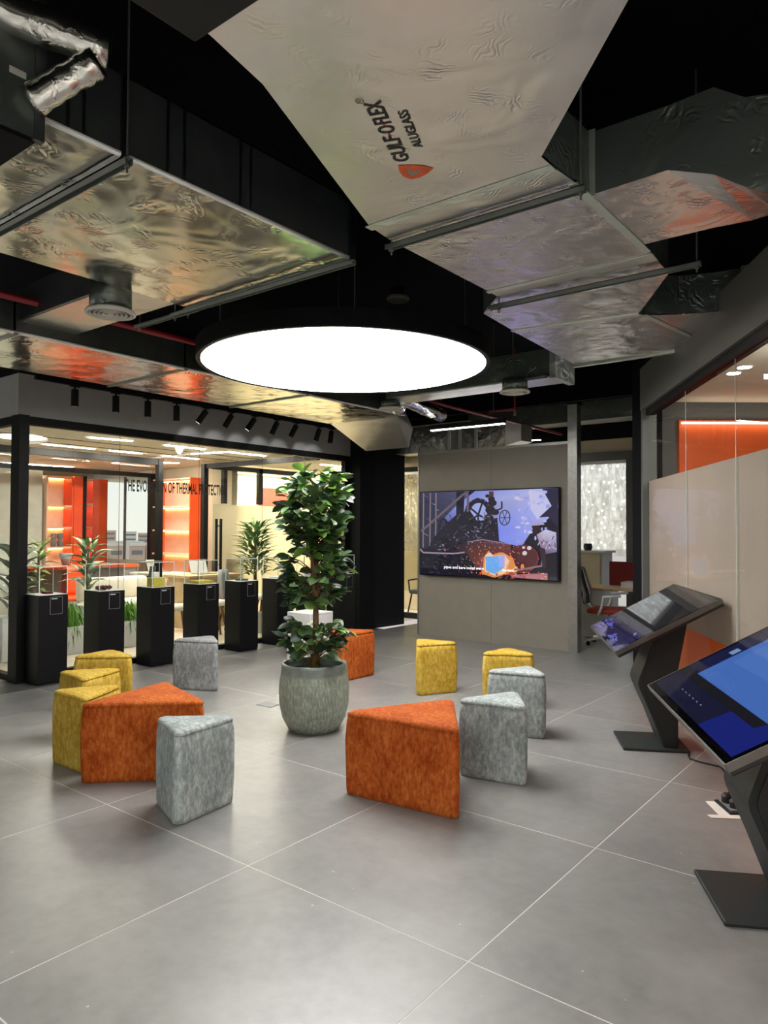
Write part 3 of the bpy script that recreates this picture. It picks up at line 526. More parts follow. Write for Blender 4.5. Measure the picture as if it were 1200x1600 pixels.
tag(obj('flexible_duct', tube(B(), P, .08, 14, R_), 'flexfoil', smooth=True), 'curved foil flexible duct just beyond the ring lamp', 'flexible duct')
def diffuser(x, y, z, r, label, neck):
    t = thing('air_diffuser', label, 'diffuser', (x, y, z)); b = B()
    lathe(b, [(r*.94, .018), (r, .012), (r, 0), (r*.9, -.004), (r*.86, .006)], x, y, z, 36)
    obj('rim', b, 'vent', t, smooth=True)
    for k, q in enumerate((.8, .62, .45, .28)): obj('ring_blade', lathe(B(), [(r*q, .0), (r*(q+.045), -.006), (r*(q+.045), .0), (r*(q-.06), .014), (r*q, 0)], x, y, z, 32), 'vent', t, smooth=True)
    obj('core', cyl(B(), x, y, z-.004, z+.012, r*.13, 16), 'vent', t); obj('back_plate', cyl(B(), x, y, z+.014, z+.02, r*.95, 28), 'cap', t)
    obj('neck', cyl(B(), x, y, z+.02, z+neck, r*.84, 28), 'foilshade', t, smooth=True)
    return t
diffuser(-3.96, 2.37, 2.86, .145, 'round ringed air diffuser left of the ring lamp', .18); diffuser(-3.28, 6.2, 2.89, .145, 'round air diffuser under the short foil duct end', .13); diffuser(-4.86, 6.3, 2.90, .13, 'round air diffuser at the far rim of the ring lamp', .10)
t = thing('ceiling_speaker', 'small round grey ceiling speaker above the ring lamp', 'speaker', (-3.27, 4.32, 3.3)); obj('grille', lathe(B(), [(0, 0), (.078, 0), (.088, .012), (.08, .03), (0, .03)], -3.27, 4.32, 3.3, 24), 'cap', t); obj('body', lathe(B(), [(.055, .03), (.06, .1), (0, .1)], -3.27, 4.32, 3.3, 20), 'black', t); obj('drop_rod', tube(B(), [(-3.27, 4.32, 3.4), (-3.27, 4.32, 4.0)], .01, 6), 'black', t)
# ring lamp
def ring_lamp(x, y, z, r, label):
    t = thing('disc_pendant', label, 'pendant lamp', (x, y, z)); b = B()
    lathe(b, [(r-.035, 0), (r, -.004), (r+.004, .004), (r+.004, .125), (r-.02, .13), (0, .13)], x, y, z, 96); obj('housing', b, 'blacksat', t, smooth=False)
    obj('diffuser', lathe(B(), [(0, .004), (r-.03, .004), (r-.03, .02), (0, .02)], x, y, z, 96), 'ring', t, label='glowing white diffuser')
    for k in range(4):
        a = math.pi/4+k*math.pi/2; obj('suspension_wire', tube(B(), [(x+.85*r*math.cos(a), y+.85*r*math.sin(a), z+.13), (x+.85*r*math.cos(a), y+.85*r*math.sin(a), 4.0)], .004, 5), 'rod', t)
    return t
ring_lamp(-3.87, 4.40, 2.90, 1.175, 'huge round pendant lamp with glowing white disc over the stools')
ring_lamp(-.55, -1.5, 2.95, 1.175, 'added round pendant lamp, unseen behind the viewer, lighting the foreground floor')  # added pendant behind the viewer, brightens the foreground floor
# linear pendant
def line_lamp(x0, x1, y, z, label, m='line'):
    t = thing('linear_pendant', label, 'line lamp', ((x0+x1)/2, y, z)); b = B(); box(b, x0, x1, y-.03, y+.03, z, z+.06); obj('housing', b, 'blacksat', t); obj('diffuser', box(B(), x0+.01, x1-.01, y-.022, y+.022, z-.008, z), m, t)
    for x in (x0+.15, x1-.15): obj('suspension_wire', tube(B(), [(x, y, z+.06), (x, y, 4.0)], .003, 5), 'rod', t)
ring_lamp(2.6, .4, 2.95, 1.175, 'added round pendant lamp, unseen to the right of the viewer, lighting the floor')  # another added, unseen pendant to brighten the floor
line_lamp(-5.1, -4.06, 7.43, 2.81, 'straight white line lamp hanging before the display wall')
line_lamp(-5.9, -5.0, 10.3, 2.98, 'line lamp hanging beyond the display wall')
line_lamp(-.2, .9, 1.2, 3.2, 'added line lamp overhead, unseen, lighting the foreground floor')  # added fill lamp overhead for the foreground, never in view
# spotlight track
tk = thing('light_track', 'black ceiling track carrying a row of spotlights along the fascia', 'track', (-7.0, 5.7, 3.02)); obj('rail', box(B(), -7.02, -6.98, 3.4, 8.2, 3.02, 3.06), 'blacksat', tk)
for y in (3.8, 5.8, 7.8): obj('suspension_wire', tube(B(), [(-7, y, 3.06), (-7, y, 4.0)], .004, 5), 'blacksat', tk)
spots = [(3.807, 0), (4.265, 0), (4.656, 0), (5.035, 0), (5.453, 28), (5.844, 24), (6.221, 28), (6.612, 20), (6.968, 22), (7.424, 14), (7.68, 6)]
words = ['first', 'second', 'third', 'fourth', 'fifth', 'sixth', 'seventh', 'eighth', 'ninth', 'tenth', 'eleventh']
for i, (y, tl) in enumerate(spots):
    t = thing('spotlight', 'black cylinder spotlight on the track, %s counted from the left' % words[i], 'spotlight', (-7.0, y, 3.02), 0, 'spotlights on the office track')
    b = B(); cyl(b, 0, 0, -.05, 0, .012, 8); box(b, -.018, .018, -.05, .05, -.012, 0); obj('stem', b, 'blacksat', t, world=False)
    b = B(); lathe(b, [(0, -.20), (.034, -.20), (.036, -.195), (.036, -.03), (.032, -.025), (0, -.025)], 0, 0, 0, 18)
    mt = Matrix.Translation((0, 0, -.04)) @ Matrix.Rotation(math.radians(tl*1.25), 4, Vector((-.618, .786, 0)).normalized()) @ Matrix.Translation((0, 0, .03))
    bmesh.ops.transform(b, matrix=mt, verts=b.verts[:]); hd = obj('lamp_head', b, 'blacksat', t, world=False)
    b = B(); cyl(b, 0, 0, -.203, -.2, .027, 14); bmesh.ops.transform(b, matrix=mt, verts=b.verts[:]); obj('lens', b, 'lens' if i in (4, 6) else 'cap', hd, world=False)
    if i >= 4:
        ld_ = bpy.data.lights.new('spot', 'SPOT'); ld_.energy = 4; ld_.spot_size = math.radians(58); ld_.spot_blend = .6; ld_.shadow_soft_size = .03; lo = bpy.data.objects.new('spot_beam', ld_); C.objects.link(lo)
        lo.location = (-7.06, y+.02, 2.80); lo.rotation_euler = Vector((-.48, .12, -.18)).to_track_quat('-Z', 'Y').to_euler()

# ================================================================== FURNITURE IN THE HALL
def stool(tri, mat, label, group, h=.49, rr=.035):
    """triangular upholstered pouf: rounded outline, soft crown, seam under the top"""
    cx = sum(p[0] for p in tri)/3; cy = sum(p[1] for p in tri)/3
    T = [Vector((x-cx, y-cy)) for x, y in tri]
    if (T[1]-T[0]).x*(T[2]-T[0]).y-(T[1]-T[0]).y*(T[2]-T[0]).x < 0: T = T[::-1]
    def outline(inset, r):
        pts = []
        L = []
        for i in range(3):
            a, b_ = T[i], T[(i+1) % 3]; d = (b_-a).normalized(); n = Vector((-d.y, d.x)); L.append((a+n*inset, d))
        V = []
        for i in range(3):
            p, d = L[i-1]; q, e = L[i]; den = d.x*e.y-d.y*e.x; s = ((q-p).x*e.y-(q-p).y*e.x)/den; V.append(p+d*s)
        for i in range(3):
            v = V[i]; a = (V[i-1]-v).normalized(); c = (V[(i+1) % 3]-v).normalized(); ang = math.acos(max(-1, min(1, a.dot(c))))/2
            t = r/math.tan(ang); s, e = v+a*t, v+c*t; ctr = v+(a+c).normalized()*(r/math.sin(ang))
            a0 = math.atan2((s-ctr).y, (s-ctr).x); a1 = math.atan2((e-ctr).y, (e-ctr).x)
            while a1 < a0: a1 += 2*math.pi
            for k in range(6): pts.append(Vector((ctr.x+r*math.cos(a0+(a1-a0)*k/5), ctr.y+r*math.sin(a0+(a1-a0)*k/5))))
            nx = V[(i+1) % 3]; na = (v-nx).normalized(); nc = (V[(i+2) % 3]-nx).normalized(); nang = math.acos(max(-1, min(1, na.dot(nc))))/2; ne = nx+na*(r/math.tan(nang))
            for k in range(1, 6): pts.append(e.lerp(ne, k/6))
        return pts
    def rings(b, prof, seed, crown=0, cap_bottom=False):
        q = random.Random(seed); prev = None; R = []
        for ins, z, r in prof:
            O = outline(ins, r); R.append([b.verts.new((p.x+q.uniform(-.0012, .0012), p.y+q.uniform(-.0012, .0012), z+(q.uniform(-.002, .002) if z > .02 else 0))) for p in O])
        for a, c in zip(R, R[1:]):
            n = len(a)
            for k in range(n): b.faces.new((a[k], a[(k+1) % n], c[(k+1) % n], c[k]))
        if cap_bottom: b.faces.new(R[0][::-1])
        return R
    t = thing('triangular_stool', label, 'stool', (cx, cy, 0), 0, group)
    b = B(); rings(b, [(.012, 0, rr), (.002, .006, rr), (.0, .03, rr), (-.003, h*.35, rr), (-.004, h*.65, rr), (-.001, h*.86, rr), (.003, h-.032, rr), (.008, h-.028, rr)], int(cx*1000), cap_bottom=True)
    obj('upholstered_body', b, mat, t, True, world=False)
    b = B(); R = rings(b, [(.010, h-.030, rr), (.001, h-.026, rr), (.002, h-.014, rr), (.010, h-.004, rr), (.024, h, rr*.9), (.05, h+.003, rr*.7), (.075, h+.004, rr*.4)], int(cx*777))
    c = b.verts.new((0, 0, h+.005)); n = len(R[-1])
    for k in range(n): b.faces.new((R[-1][k], R[-1][(k+1) % n], c))
    obj('seat_top', b, mat, t, True, world=False); return t
G1 = 'triangular fabric stools'
stool([(-3.63, 2.485), (-3.215, 2.335), (-3.265, 2.81)], 'grey', 'pale grey triangular stool standing nearest the camera at left', G1, .495)
stool([(-4.25, 2.345), (-3.69, 2.905), (-4.42, 3.12)], 'orange', 'large orange triangular stool behind the front pale grey stool at left', G1)
stool([(-4.80, 2.465), (-4.593, 2.89), (-4.36, 2.47)], 'yellow', 'yellow triangular stool tucked directly behind the left orange stool', G1, .485)
stool([(-5.40, 2.825), (-5.12, 3.225), (-4.95, 2.78)], 'yellow', 'middle yellow stool of the row of three at left', G1, .485)
stool([(-5.92, 3.20), (-5.97, 3.64), (-5.53, 3.585)], 'yellow', 'yellow stool farthest back in the row of three at left', G1, .485)
stool([(-6.05, 4.29), (-5.93, 4.75), (-5.575, 4.52)], 'greydark', 'mid grey stool standing alone before the black pedestals', G1)
stool([(-2.885, 3.26), (-2.535, 3.96), (-2.10, 3.345)], 'orange', 'large orange triangular stool in the front centre', G1)
stool([(-2.53, 3.955), (-2.32, 4.43), (-2.05, 4.045)], 'grey', 'pale grey stool touching the front orange stool on its right', G1)
stool([(-2.88, 4.90), (-2.667, 5.31), (-2.39, 5.045)], 'grey', 'pale grey stool farther back, in front of a yellow one', G1)
stool([(-4.22, 5.90), (-3.98, 5.575), (-3.745, 5.99)], 'yellow', 'upright yellow stool standing before the display wall', G1)
stool([(-3.30, 5.57), (-3.24, 6.0), (-2.855, 5.82)], 'yellow', 'yellow stool half hidden behind the rear pale grey stool', G1)
stool([(-4.90, 6.13), (-4.935, 5.60), (-5.38, 5.86)], 'orange', 'orange stool half hidden behind the planter tree', G1)
# white marble-look block
t = thing('display_block', 'white marble look block behind the potted tree', 'block', (-6.1, 6.35, 0)); obj('body', box(B(), -6.31, -5.92, 6.15, 6.54, 0, .555, .004), 'marble', t); obj('top_panel', box(B(), -6.31, -5.92, 6.15, 6.54, .557, .575, .003), 'white', t)
# pedestals with glass cases
exn = ['small dark sample', 'dark red-brown fibre heap', 'yellow wool block', 'flat yellow slab', 'dark disc', 'white sheet', 'white roll', 'white sheet stack']
order = ['leftmost', 'second from left', 'third from left', 'fourth from left', 'fifth from left', 'sixth from left', 'seventh from left', 'rightmost']
for k in range(8):
    y = 3.54+.648*k; x0, x1, y1 = -7.45, -7.145, y+.305; h = .895
    t = thing('display_pedestal', 'black display pedestal holding a glass case, %s of the row' % order[k], 'pedestal', ((x0+x1)/2, (y+y1)/2, 0), 0, 'black display pedestals')
    b = B(); box(b, x0+.006, x1-.006, y+.006, y1-.006, 0, .02); box(b, x0, x1, y, y1, .02, h, .003); obj('body', b, 'pedblack', t)
    pl = obj('caption_plate', box(B(), x1, x1+.004, y+.115, y+.245, .70, .875), 'greyplastic', t); obj('plate_face', box(B(), x1+.004, x1+.005, y+.119, y+.241, .704, .871), 'blacksat', pl)
    obj('caption_line', box(B(), x1+.005, x1+.0055, y+.13, y+.19, .853, .861), 'whiteink', pl)
    t = thing('glass_case', 'clear glass display case on the %s black pedestal' % ('rightmost' if k == 7 else order[k]), 'display case', ((x0+x1)/2, (y+y1)/2, h), 0, 'glass display cases')
    a0, a1, c0, c1, z1 = x0+.008, x1-.008, y+.008, y1-.008, h+.285
    for q in ((a0, a0+.005, c0, c1), (a1-.005, a1, c0, c1), (a0+.005, a1-.005, c0, c0+.005), (a0+.005, a1-.005, c1-.005, c1)): obj('glass_pane', box(B(), *q, h+.004, z1), 'caseglass', t)
    obj('glass_lid', box(B(), a0, a1, c0, c1, z1, z1+.005), 'caseglass', t); obj('base_board', box(B(), a0-.004, a1+.004, c0-.004, c1+.004, h, h+.004), 'whiteink', t)
    b = B()
    for q in ((a0, c0), (a1, c0), (a0, c1), (a1, c1)): box(b, q[0]-.003, q[0]+.003, q[1]-.003, q[1]+.003, h+.004, z1)
    for q in (c0, c1): box(b, a0, a1, q-.003, q+.003, z1, z1+.006)
    for q in (a0, a1): box(b, q-.003, q+.003, c0, c1, z1, z1+.006)
    obj('bright_edges', b, 'edge', t)
    cx, cy, z = (x0+x1)/2, (y+y1)/2, h+.005
    if k == 0:
        b = B(); box(b, cx-.05, cx+.05, cy-.03, cy+.05, z, z+.02, .006); tag(obj('sample_block', b, 'rust'), 'small brown sample lying in the leftmost glass case', 'exhibit')
    elif k == 1:
        hp = thing('fibre_heap', 'heap of dark red-brown fibre lumps in the second glass case', 'exhibit', (cx, cy, z))
        for i in range(9):
            a = rnd.uniform(0, 6.3); r = rnd.uniform(.02, .09); b = B(); bmesh.ops.create_icosphere(b, subdivisions=1, radius=rnd.uniform(.025, .04)); bmesh.ops.scale(b, vec=(1.2, .9, .7), verts=b.verts[:])
            for v in b.verts: v.co += Vector((rnd.uniform(-.006, .006), rnd.uniform(-.006, .006), rnd.uniform(-.004, .004)))
            bmesh.ops.translate(b, vec=(cx+r*math.cos(a), cy+r*math.sin(a), z+.026), verts=b.verts[:]); obj('fibre_lump', b, 'rust', hp, True)
    elif k == 2:
        tag(obj('wool_block', box(B(), cx-.02, cx+.11, cy-.11, cy+.05, z, z+.105, .008), 'wool'), 'yellow mineral wool block in the third glass case', 'exhibit'); tag(obj('foam_board', box(B(), cx-.08, cx-.03, cy-.01, cy+.07, z, z+.16, .004), 'white'), 'upright white board behind the yellow wool block', 'exhibit'); tag(obj('sample_cup', lathe(B(), [(0, 0), (.026, 0), (.03, .09), (.026, .09), (.023, .01), (0, .01)], cx+.02, cy+.105, z, 18), 'stool', smooth=True), 'cream cup beside the yellow wool block', 'exhibit')
    elif k == 3: tag(obj('wool_slab', box(B(), cx-.09, cx+.10, cy-.11, cy+.10, z, z+.035, .006), 'wool'), 'flat yellow wool slab in the fourth glass case', 'exhibit')
    elif k == 4: tag(obj('sample_disc', lathe(B(), [(0, 0), (.085, 0), (.085, .014), (.06, .02), (0, .02)], cx, cy, z, 24), 'dark'), 'flat dark disc in the fifth glass case', 'exhibit')
    elif k == 5: tag(obj('sample_sheet', box(B(), cx-.08, cx+.09, cy-.1, cy+.09, z, z+.02, .004), 'white'), 'white sheet in the sixth glass case', 'exhibit')
    elif k == 6: tag(obj('sample_roll', tube(B(), [(cx-.06, cy-.08, z+.035), (cx-.06, cy+.09, z+.035)], .034, 16), 'white'), 'white roll in the seventh glass case', 'exhibit')
    else: tag(obj('sample_sheet', box(B(), cx-.08, cx+.09, cy-.1, cy+.09, z, z+.03, .004), 'white'), 'white sheet stack in the rightmost glass case', 'exhibit')
# television
tv = thing('television', 'large wall mounted television showing old machinery and fire', 'television', (-5.12, 8.82, .9)); TX0, TX1, TZ0, TZ1 = -6.235, -4.01, .90, 2.135
obj('housing', box(B(), TX0, TX1, 8.80, 8.845, TZ0, TZ1, .004), 'blacksat', tv); obj('wall_bracket', box(B(), -5.5, -4.8, 8.845, 8.87, 1.3, 1.7), 'blacksat', tv)
pic = B(); cl = pic.loops.layers.float_color.new('Col'); lay = [0]
def tq(x, y):
    u = (x-228)/(1095-228); v0 = 78+(50-78)*u; v1 = 598+(645-598)*u; u = (x-(228+10*(y-78)/520))/((1095+13*(y-50)/595)-(228+10*(y-78)/520)); v = (y-v0)/(v1-v0)
    return TX0+.012+(TX1-TX0-.024)*max(0, min(1, u)), TZ1-.012-(TZ1-TZ0-.024)*max(0, min(1, v))
def poly(rgb, pts, grad=None):
    lay[0] += 1; c = lin(rgb); vs = []
    for x, y in pts:
        X, Z = tq(x, y); vs.append(pic.verts.new((X, 8.7995-.00006*lay[0], Z)))
    f = pic.faces.new(vs)
    for i, l in enumerate(f.loops): l[cl] = lin(grad[i]) if grad else c
def stroke(rgb, pts, w_):
    for (xa, ya), (xb, yb) in zip(pts, pts[1:]):
        d = Vector((xb-xa, yb-ya)); n = Vector((-d.y, d.x)).normalized()*w_/2; poly(rgb, [(xa+n.x, ya+n.y), (xb+n.x, yb+n.y), (xb-n.x, yb-n.y), (xa-n.x, ya-n.y)])
def disc(rgb, cx, cy, rx, ry, n=18): poly(rgb, [(cx+rx*math.cos(2*math.pi*k/n), cy+ry*math.sin(2*math.pi*k/n)) for k in range(n)])
def hoop(rgb, cx, cy, rx, ry, w_, n=18):
    P_ = [(cx+rx*math.cos(2*math.pi*k/n), cy+ry*math.sin(2*math.pi*k/n)) for k in range(n+1)]; stroke(rgb, P_, w_)
poly((32, 28, 44), [(228, 78), (1095, 50), (1108, 645), (238, 598)])
poly((62, 62, 88), [(228, 78), (560, 66), (520, 400), (234, 440)], [(58, 58, 84), (88, 88, 122), (60, 58, 80), (44, 42, 60)])
for i in range(26):
    x = rnd.uniform(240, 500); y = rnd.uniform(90, 380); stroke(rnd.choice([(96, 100, 136), (40, 38, 58), (120, 122, 150)]), [(x, y), (x+rnd.uniform(15, 50), y+rnd.uniform(5, 30))], rnd.uniform(2, 7))
poly((134, 150, 240), [(400, 240), (470, 170), (600, 68), (1090, 52), (1098, 180), (1040, 250), (960, 310), (890, 430), (760, 390), (730, 330), (420, 260)], [(104, 112, 176), (140, 150, 220), (130, 142, 224), (196, 200, 246), (150, 160, 220), (170, 180, 244), (160, 170, 248), (140, 156, 246), (134, 152, 248), (126, 142, 240), (100, 108, 180)])
poly((205, 205, 244), [(930, 60), (1010, 80), (1062, 160), (1030, 230), (980, 250), (940, 180)])
poly((48, 44, 70), [(1005, 56), (1093, 52), (1100, 300), (1042, 235), (990, 240), (1060, 165), (1030, 105)])
for i in range(40):
    x = rnd.uniform(860, 1040); y = rnd.uniform(70, 420); disc(rnd.choice([(190, 190, 245), (160, 168, 240), (214, 206, 240)]), x, y, rnd.uniform(5, 18), rnd.uniform(5, 16), 7)
for x in (252, 300, 340): stroke((138, 122, 128), [(x, 80), (x+4, 430)], 9)
poly((40, 38, 54), [(478, 72), (532, 70), (530, 230), (480, 230)])
stroke((44, 40, 54), [(625, 120), (560, 160), (536, 240)], 26)
hoop((46, 40, 54), 625, 220, 72, 92, 30); disc((168, 178, 240), 628, 215, 52, 70)
for a in (.4, 1.6, 2.6, 3.7, 5.1): stroke((52, 46, 60), [(625, 220), (625+62*math.cos(a), 220+82*math.sin(a))], 12)
stroke((112, 100, 108), [(240, 325), (300, 280), (525, 88), (545, 84), (556, 100), (556, 210)], 15)
poly((92, 58, 66), [(690, 70), (718, 70), (724, 360), (690, 360)])
for x, y, r in ((706, 120, 22), (712, 145, 28), (700, 190, 32), (730, 205, 26), (690, 240, 30), (680, 100, 14)): disc((48, 40, 50), x, y, r, r*.8, 10)
hoop((60, 48, 58), 790, 240, 32, 48, 6)
for a in (0, 1.05, 2.1, 3.14, 4.2, 5.2): stroke((60, 48, 58), [(790, 240), (790+30*math.cos(a), 240+46*math.sin(a))], 4)
stroke((54, 44, 54), [(700, 215), (745, 190), (772, 180), (770, 135)], 10)
poly((40, 36, 50), [(285, 430), (350, 345), (420, 275), (500, 205), (575, 200), (620, 262), (690, 250), (745, 240), (760, 390), (835, 412), (560, 400), (420, 450)])
hoop((44, 38, 50), 395, 295, 26, 48, 14)
for i in range(190):
    x = rnd.uniform(290, 740); y = rnd.uniform(215, 450)
    if y < 420-(x-290)*.55: continue
    disc(rnd.choice([(70, 70, 92), (24, 20, 30), (104, 104, 130), (30, 30, 40), (84, 60, 66), (140, 140, 168)]), x, y, rnd.uniform(2, 12), rnd.uniform(2, 9), 6)
for i in range(24):
    x = rnd.uniform(420, 700); y = rnd.uniform(230, 370); stroke(rnd.choice([(120, 112, 130), (58, 54, 70), (96, 84, 90)]), [(x, y), (x+rnd.uniform(-30, 30), y+rnd.uniform(-40, 40))], 5)
poly((84, 44, 52), [(500, 420), (560, 398), (660, 382), (835, 412), (835, 470), (870, 610), (700, 605), (500, 570)], [(48, 34, 46), (60, 40, 52), (96, 58, 70), (110, 70, 78), (120, 56, 54), (190, 90, 60), (150, 70, 54), (44, 30, 40)])
stroke((150, 128, 150), [(560, 396), (660, 380), (835, 412)], 6)
poly((22, 20, 34), [(236, 462), (560, 470), (620, 560), (700, 612), (238, 597)]); stroke((168, 146, 164), [(240, 440), (262, 462), (470, 470), (545, 462)], 9)
for i in range(60):
    x = rnd.uniform(245, 640); y = rnd.uniform(475, 600); stroke(rnd.choice([(70, 70, 110), (44, 40, 66), (90, 80, 120)]), [(x, y), (x+rnd.uniform(4, 26), y+rnd.uniform(-6, 12))], rnd.uniform(2, 5))
disc((112, 50, 50), 908, 505, 92, 92, 22); disc((88, 40, 46), 912, 500, 78, 80, 20)
for x, y, r in ((943, 435, 13), (910, 432, 9), (917, 468, 14)): disc((226, 214, 216), x, y, r, r, 12)
for i in range(36):
    x = rnd.gauss(770, 60); y = rnd.gauss(545, 40); disc(rnd.choice([(214, 108, 50), (236, 150, 80), (180, 76, 40), (250, 190, 130)]), x, min(y, 610), rnd.uniform(6, 26), rnd.uniform(6, 24), 7)
poly((238, 150, 84), [(660, 600), (672, 490), (700, 450), (720, 480), (770, 462), (800, 470), (850, 500), (866, 550), (820, 600), (740, 625)])
poly((255, 214, 170), [(676, 585), (680, 482), (705, 462), (735, 486), (800, 478), (830, 520), (800, 600), (740, 612)])
poly((112, 182, 255), [(680, 490), (760, 486), (792, 492), (796, 560), (744, 604), (686, 580)]); poly((170, 180, 255), [(760, 488), (800, 480), (800, 552), (770, 560)])
poly((186, 118, 128), [(840, 606), (1050, 596), (1052, 640), (840, 622)])
for i in range(70): disc(rnd.choice([(240, 120, 60), (255, 190, 140), (214, 84, 54), (150, 60, 60)]), rnd.uniform(640, 1045), rnd.uniform(590, 632), rnd.uniform(2, 8), rnd.uniform(1.5, 5), 6)
stroke((146, 116, 122), [(860, 572), (900, 574), (1020, 548), (1024, 470)], 12)
poly((52, 36, 44), [(955, 292), (1000, 288), (1014, 330), (990, 350), (968, 342)]); poly((178, 170, 206), [(944, 292), (972, 268), (1020, 264), (1028, 286), (985, 290)])
poly((190, 184, 214), [(985, 350), (1035, 315), (1094, 336), (1100, 460), (1042, 474), (1010, 430)], [(176, 160, 190), (214, 208, 236), (196, 190, 222), (130, 120, 160), (104, 90, 120), (150, 124, 150)])
for i in range(16): x = rnd.uniform(1000, 1090); y = rnd.uniform(345, 450); stroke(rnd.choice([(90, 80, 114), (206, 198, 230), (70, 56, 80)]), [(x, y), (x+rnd.uniform(-14, 14), y+rnd.uniform(8, 30))], 5)
poly((26, 22, 36), [(1030, 474), (1100, 462), (1106, 642), (1058, 638)]); poly((60, 40, 48), [(1004, 430), (1036, 440), (1046, 560), (1024, 560)])
for i in range(150):
    x = rnd.gauss(720, 110); y = rnd.uniform(395, 600); disc(rnd.choice([(255, 170, 110), (240, 120, 70), (255, 214, 190), (200, 150, 200)]), max(420, min(1030, x)), y, rnd.uniform(1.2, 3.4), rnd.uniform(1.5, 5), 5)
obj('screen_picture', pic, 'screen', tv)
tz = tq(415, 566)[1]
for s, xa, wd in (('pipes and bare metal were', 415, .66), ('workers.', 790, .18)):
    X, Z = tq(xa, 562+(xa-415)*.06); obj('subtitle', fit_text(s, (X, 8.7995-.00006*(lay[0]+6), Z), (1, 0, 0), (0, 0, 1), wd, .038), emit('subtitle_white', (235, 230, 250), .8), tv)
# kiosks
kw = Vector((-.155, -.988, 0)); kw = to_room(kw); ku = to_room(Vector((.988, -.155, 0)))
KR = math.atan2(ku.y, ku.x)     # local x = ku, local y = -kw
def kiosk(base, label, content):
    t = thing('touch_kiosk', label, 'kiosk', base, KR)
    b = B(); box(b, -.005, .45, -.228, .228, 0, .02, .006); obj('base_plate', b, 'kiosk', t, world=False)
    prof = [(.285, .02), (.20, .24), (.118, .43), (.108, .47), (.118, .51), (.205, .745), (.25, .90), (.48, 1.04), (.455, .945), (.42, .75), (.386, .58), (.384, .02)]
    b = B(); extr(b, [(x, -.165, z) for x, z in prof], (0, .33, 0)); bmesh.ops.bevel(b, geom=[e for e in b.edges], offset=.004, segments=1, affect='EDGES'); obj('neck', b, 'kiosk', t, world=False)
    b = B(); extr(b, [(x, -.172, z) for x, z in [(.31, .05), (.15, .43), (.14, .47), (.15, .51), (.24, .745), (.28, .89), (.44, .99), (.40, .75), (.365, .58), (.362, .05)]], (0, .007, 0)); obj('side_cover', b, 'kiosk', t, world=False)
    # tilted display: hinge line low at local x=-.13
    fr = B(); th = math.atan2(.358, .66); ln = .752; hw = .64; yo = -.03
    mt = Matrix.Translation((-.128, yo, .775)) @ Matrix.Rotation(-th, 4, 'Y')
    box(fr, 0, ln, -hw, hw, -.05, -.004, .006); bmesh.ops.transform(fr, matrix=mt, verts=fr.verts[:]); dsp = obj('display_housing', fr, 'kiosktop', t, world=False)
    e = B(); box(e, -.004, .002, -hw, hw, -.03, .0); box(e, ln-.002, ln+.004, -hw, hw, -.03, .0); box(e, 0, ln, -hw-.004, -hw+.002, -.03, 0); box(e, 0, ln, hw-.002, hw+.004, -.03, 0); bmesh.ops.transform(e, matrix=mt, verts=e.verts[:]); obj('frame_edge', e, 'kioskedge', dsp, world=False)
    g = B(); box(g, .004, ln-.004, -hw+.004, hw-.004, -.004, -.001); bmesh.ops.transform(g, matrix=mt, verts=g.verts[:]); obj('screen_glass', g, 'kioskglass', dsp, world=False)
    p = B(); cl2 = p.loops.layers.float_color.new('Col')
    for n_, (rgb, pts) in enumerate(content):
        f = p.faces.new([p.verts.new((.035+(ln-.07)*u, -(hw-.03)+2*(hw-.03)*v, .0002+.00012*n_)) for u, v in pts])
        for l in f.loops: l[cl2] = lin(rgb)
    bmesh.ops.recalc_face_normals(p, faces=p.faces[:]); bmesh.ops.transform(p, matrix=mt, verts=p.verts[:]); obj('screen_picture', p, 'screen', dsp, world=False)
    return t
rq = random.Random(3)
cA = [((6, 6, 12), [(0, 0), (1, 0), (1, 1), (0, 1)]), ((24, 20, 60), [(0, 0), (.36, 0), (.30, 1), (0, 1)])]
for i in range(34):
    u = rq.uniform(.02, .26); v = rq.choice([rq.gauss(.24, .13), rq.gauss(.8, .13)]); v = max(.08, min(.92, v)); r = rq.uniform(.02, .075); tw = rq.uniform(0, 3.1); cxs = []
    for k in range(14):
        a_ = k*6.283/14; rr_ = r*rq.uniform(.45, 1.1); du, dv = rr_*.5*math.cos(a_), rr_*1.6*math.sin(a_); cxs.append((min(.31, max(0, u+du*math.cos(tw)-dv*.4*math.sin(tw))), max(0, min(1, v+du*math.sin(tw)+dv*math.cos(tw)))))
    cA.append((rq.choice([(70, 72, 150), (96, 98, 186), (122, 124, 210), (40, 34, 92), (28, 20, 62), (20, 14, 44)]), cxs))
kiosk1_base = G0 = None
def gridpt(wx, wy): return to_room(Vector((wx, wy, 0)))
kb1 = gridpt(1.760, 5.424); kb2 = gridpt(1.401, 3.133)
kiosk(kb1, 'charcoal touch screen kiosk farther back, screen mostly dark with violet picture', cA)
cBk = [((8, 14, 60), [(0, 0), (1, 0), (1, 1), (0, 1)]), ((10, 26, 116), [(0, 0), (.5, 0), (.42, .35), (0, .4)]), ((8, 12, 44), [(.0, .35), (.40, .3), (.34, 1), (0, 1)]), ((12, 12, 20), [(.20, .12), (.27, .1), (.27, 1), (.2, 1)]), ((66, 108, 186), [(.27, .02), (.90, .02), (.90, .86), (.27, .86)]), ((90, 132, 206), [(.80, .02), (.90, .02), (.90, .86), (.80, .86)]), ((74, 116, 192), [(.5, .1), (.78, .1), (.78, .8), (.5, .8)]), ((14, 16, 24), [(.92, 0), (1, 0), (1, 1), (.92, 1)]), ((120, 150, 190), [(.55, .88), (.62, .88), (.62, .93), (.55, .93)])]
for i in range(12): cBk.append(((44, 76, 140), [(.815, .06+.065*i), (.83, .06+.065*i), (.83, .085+.065*i), (.815, .085+.065*i)]))
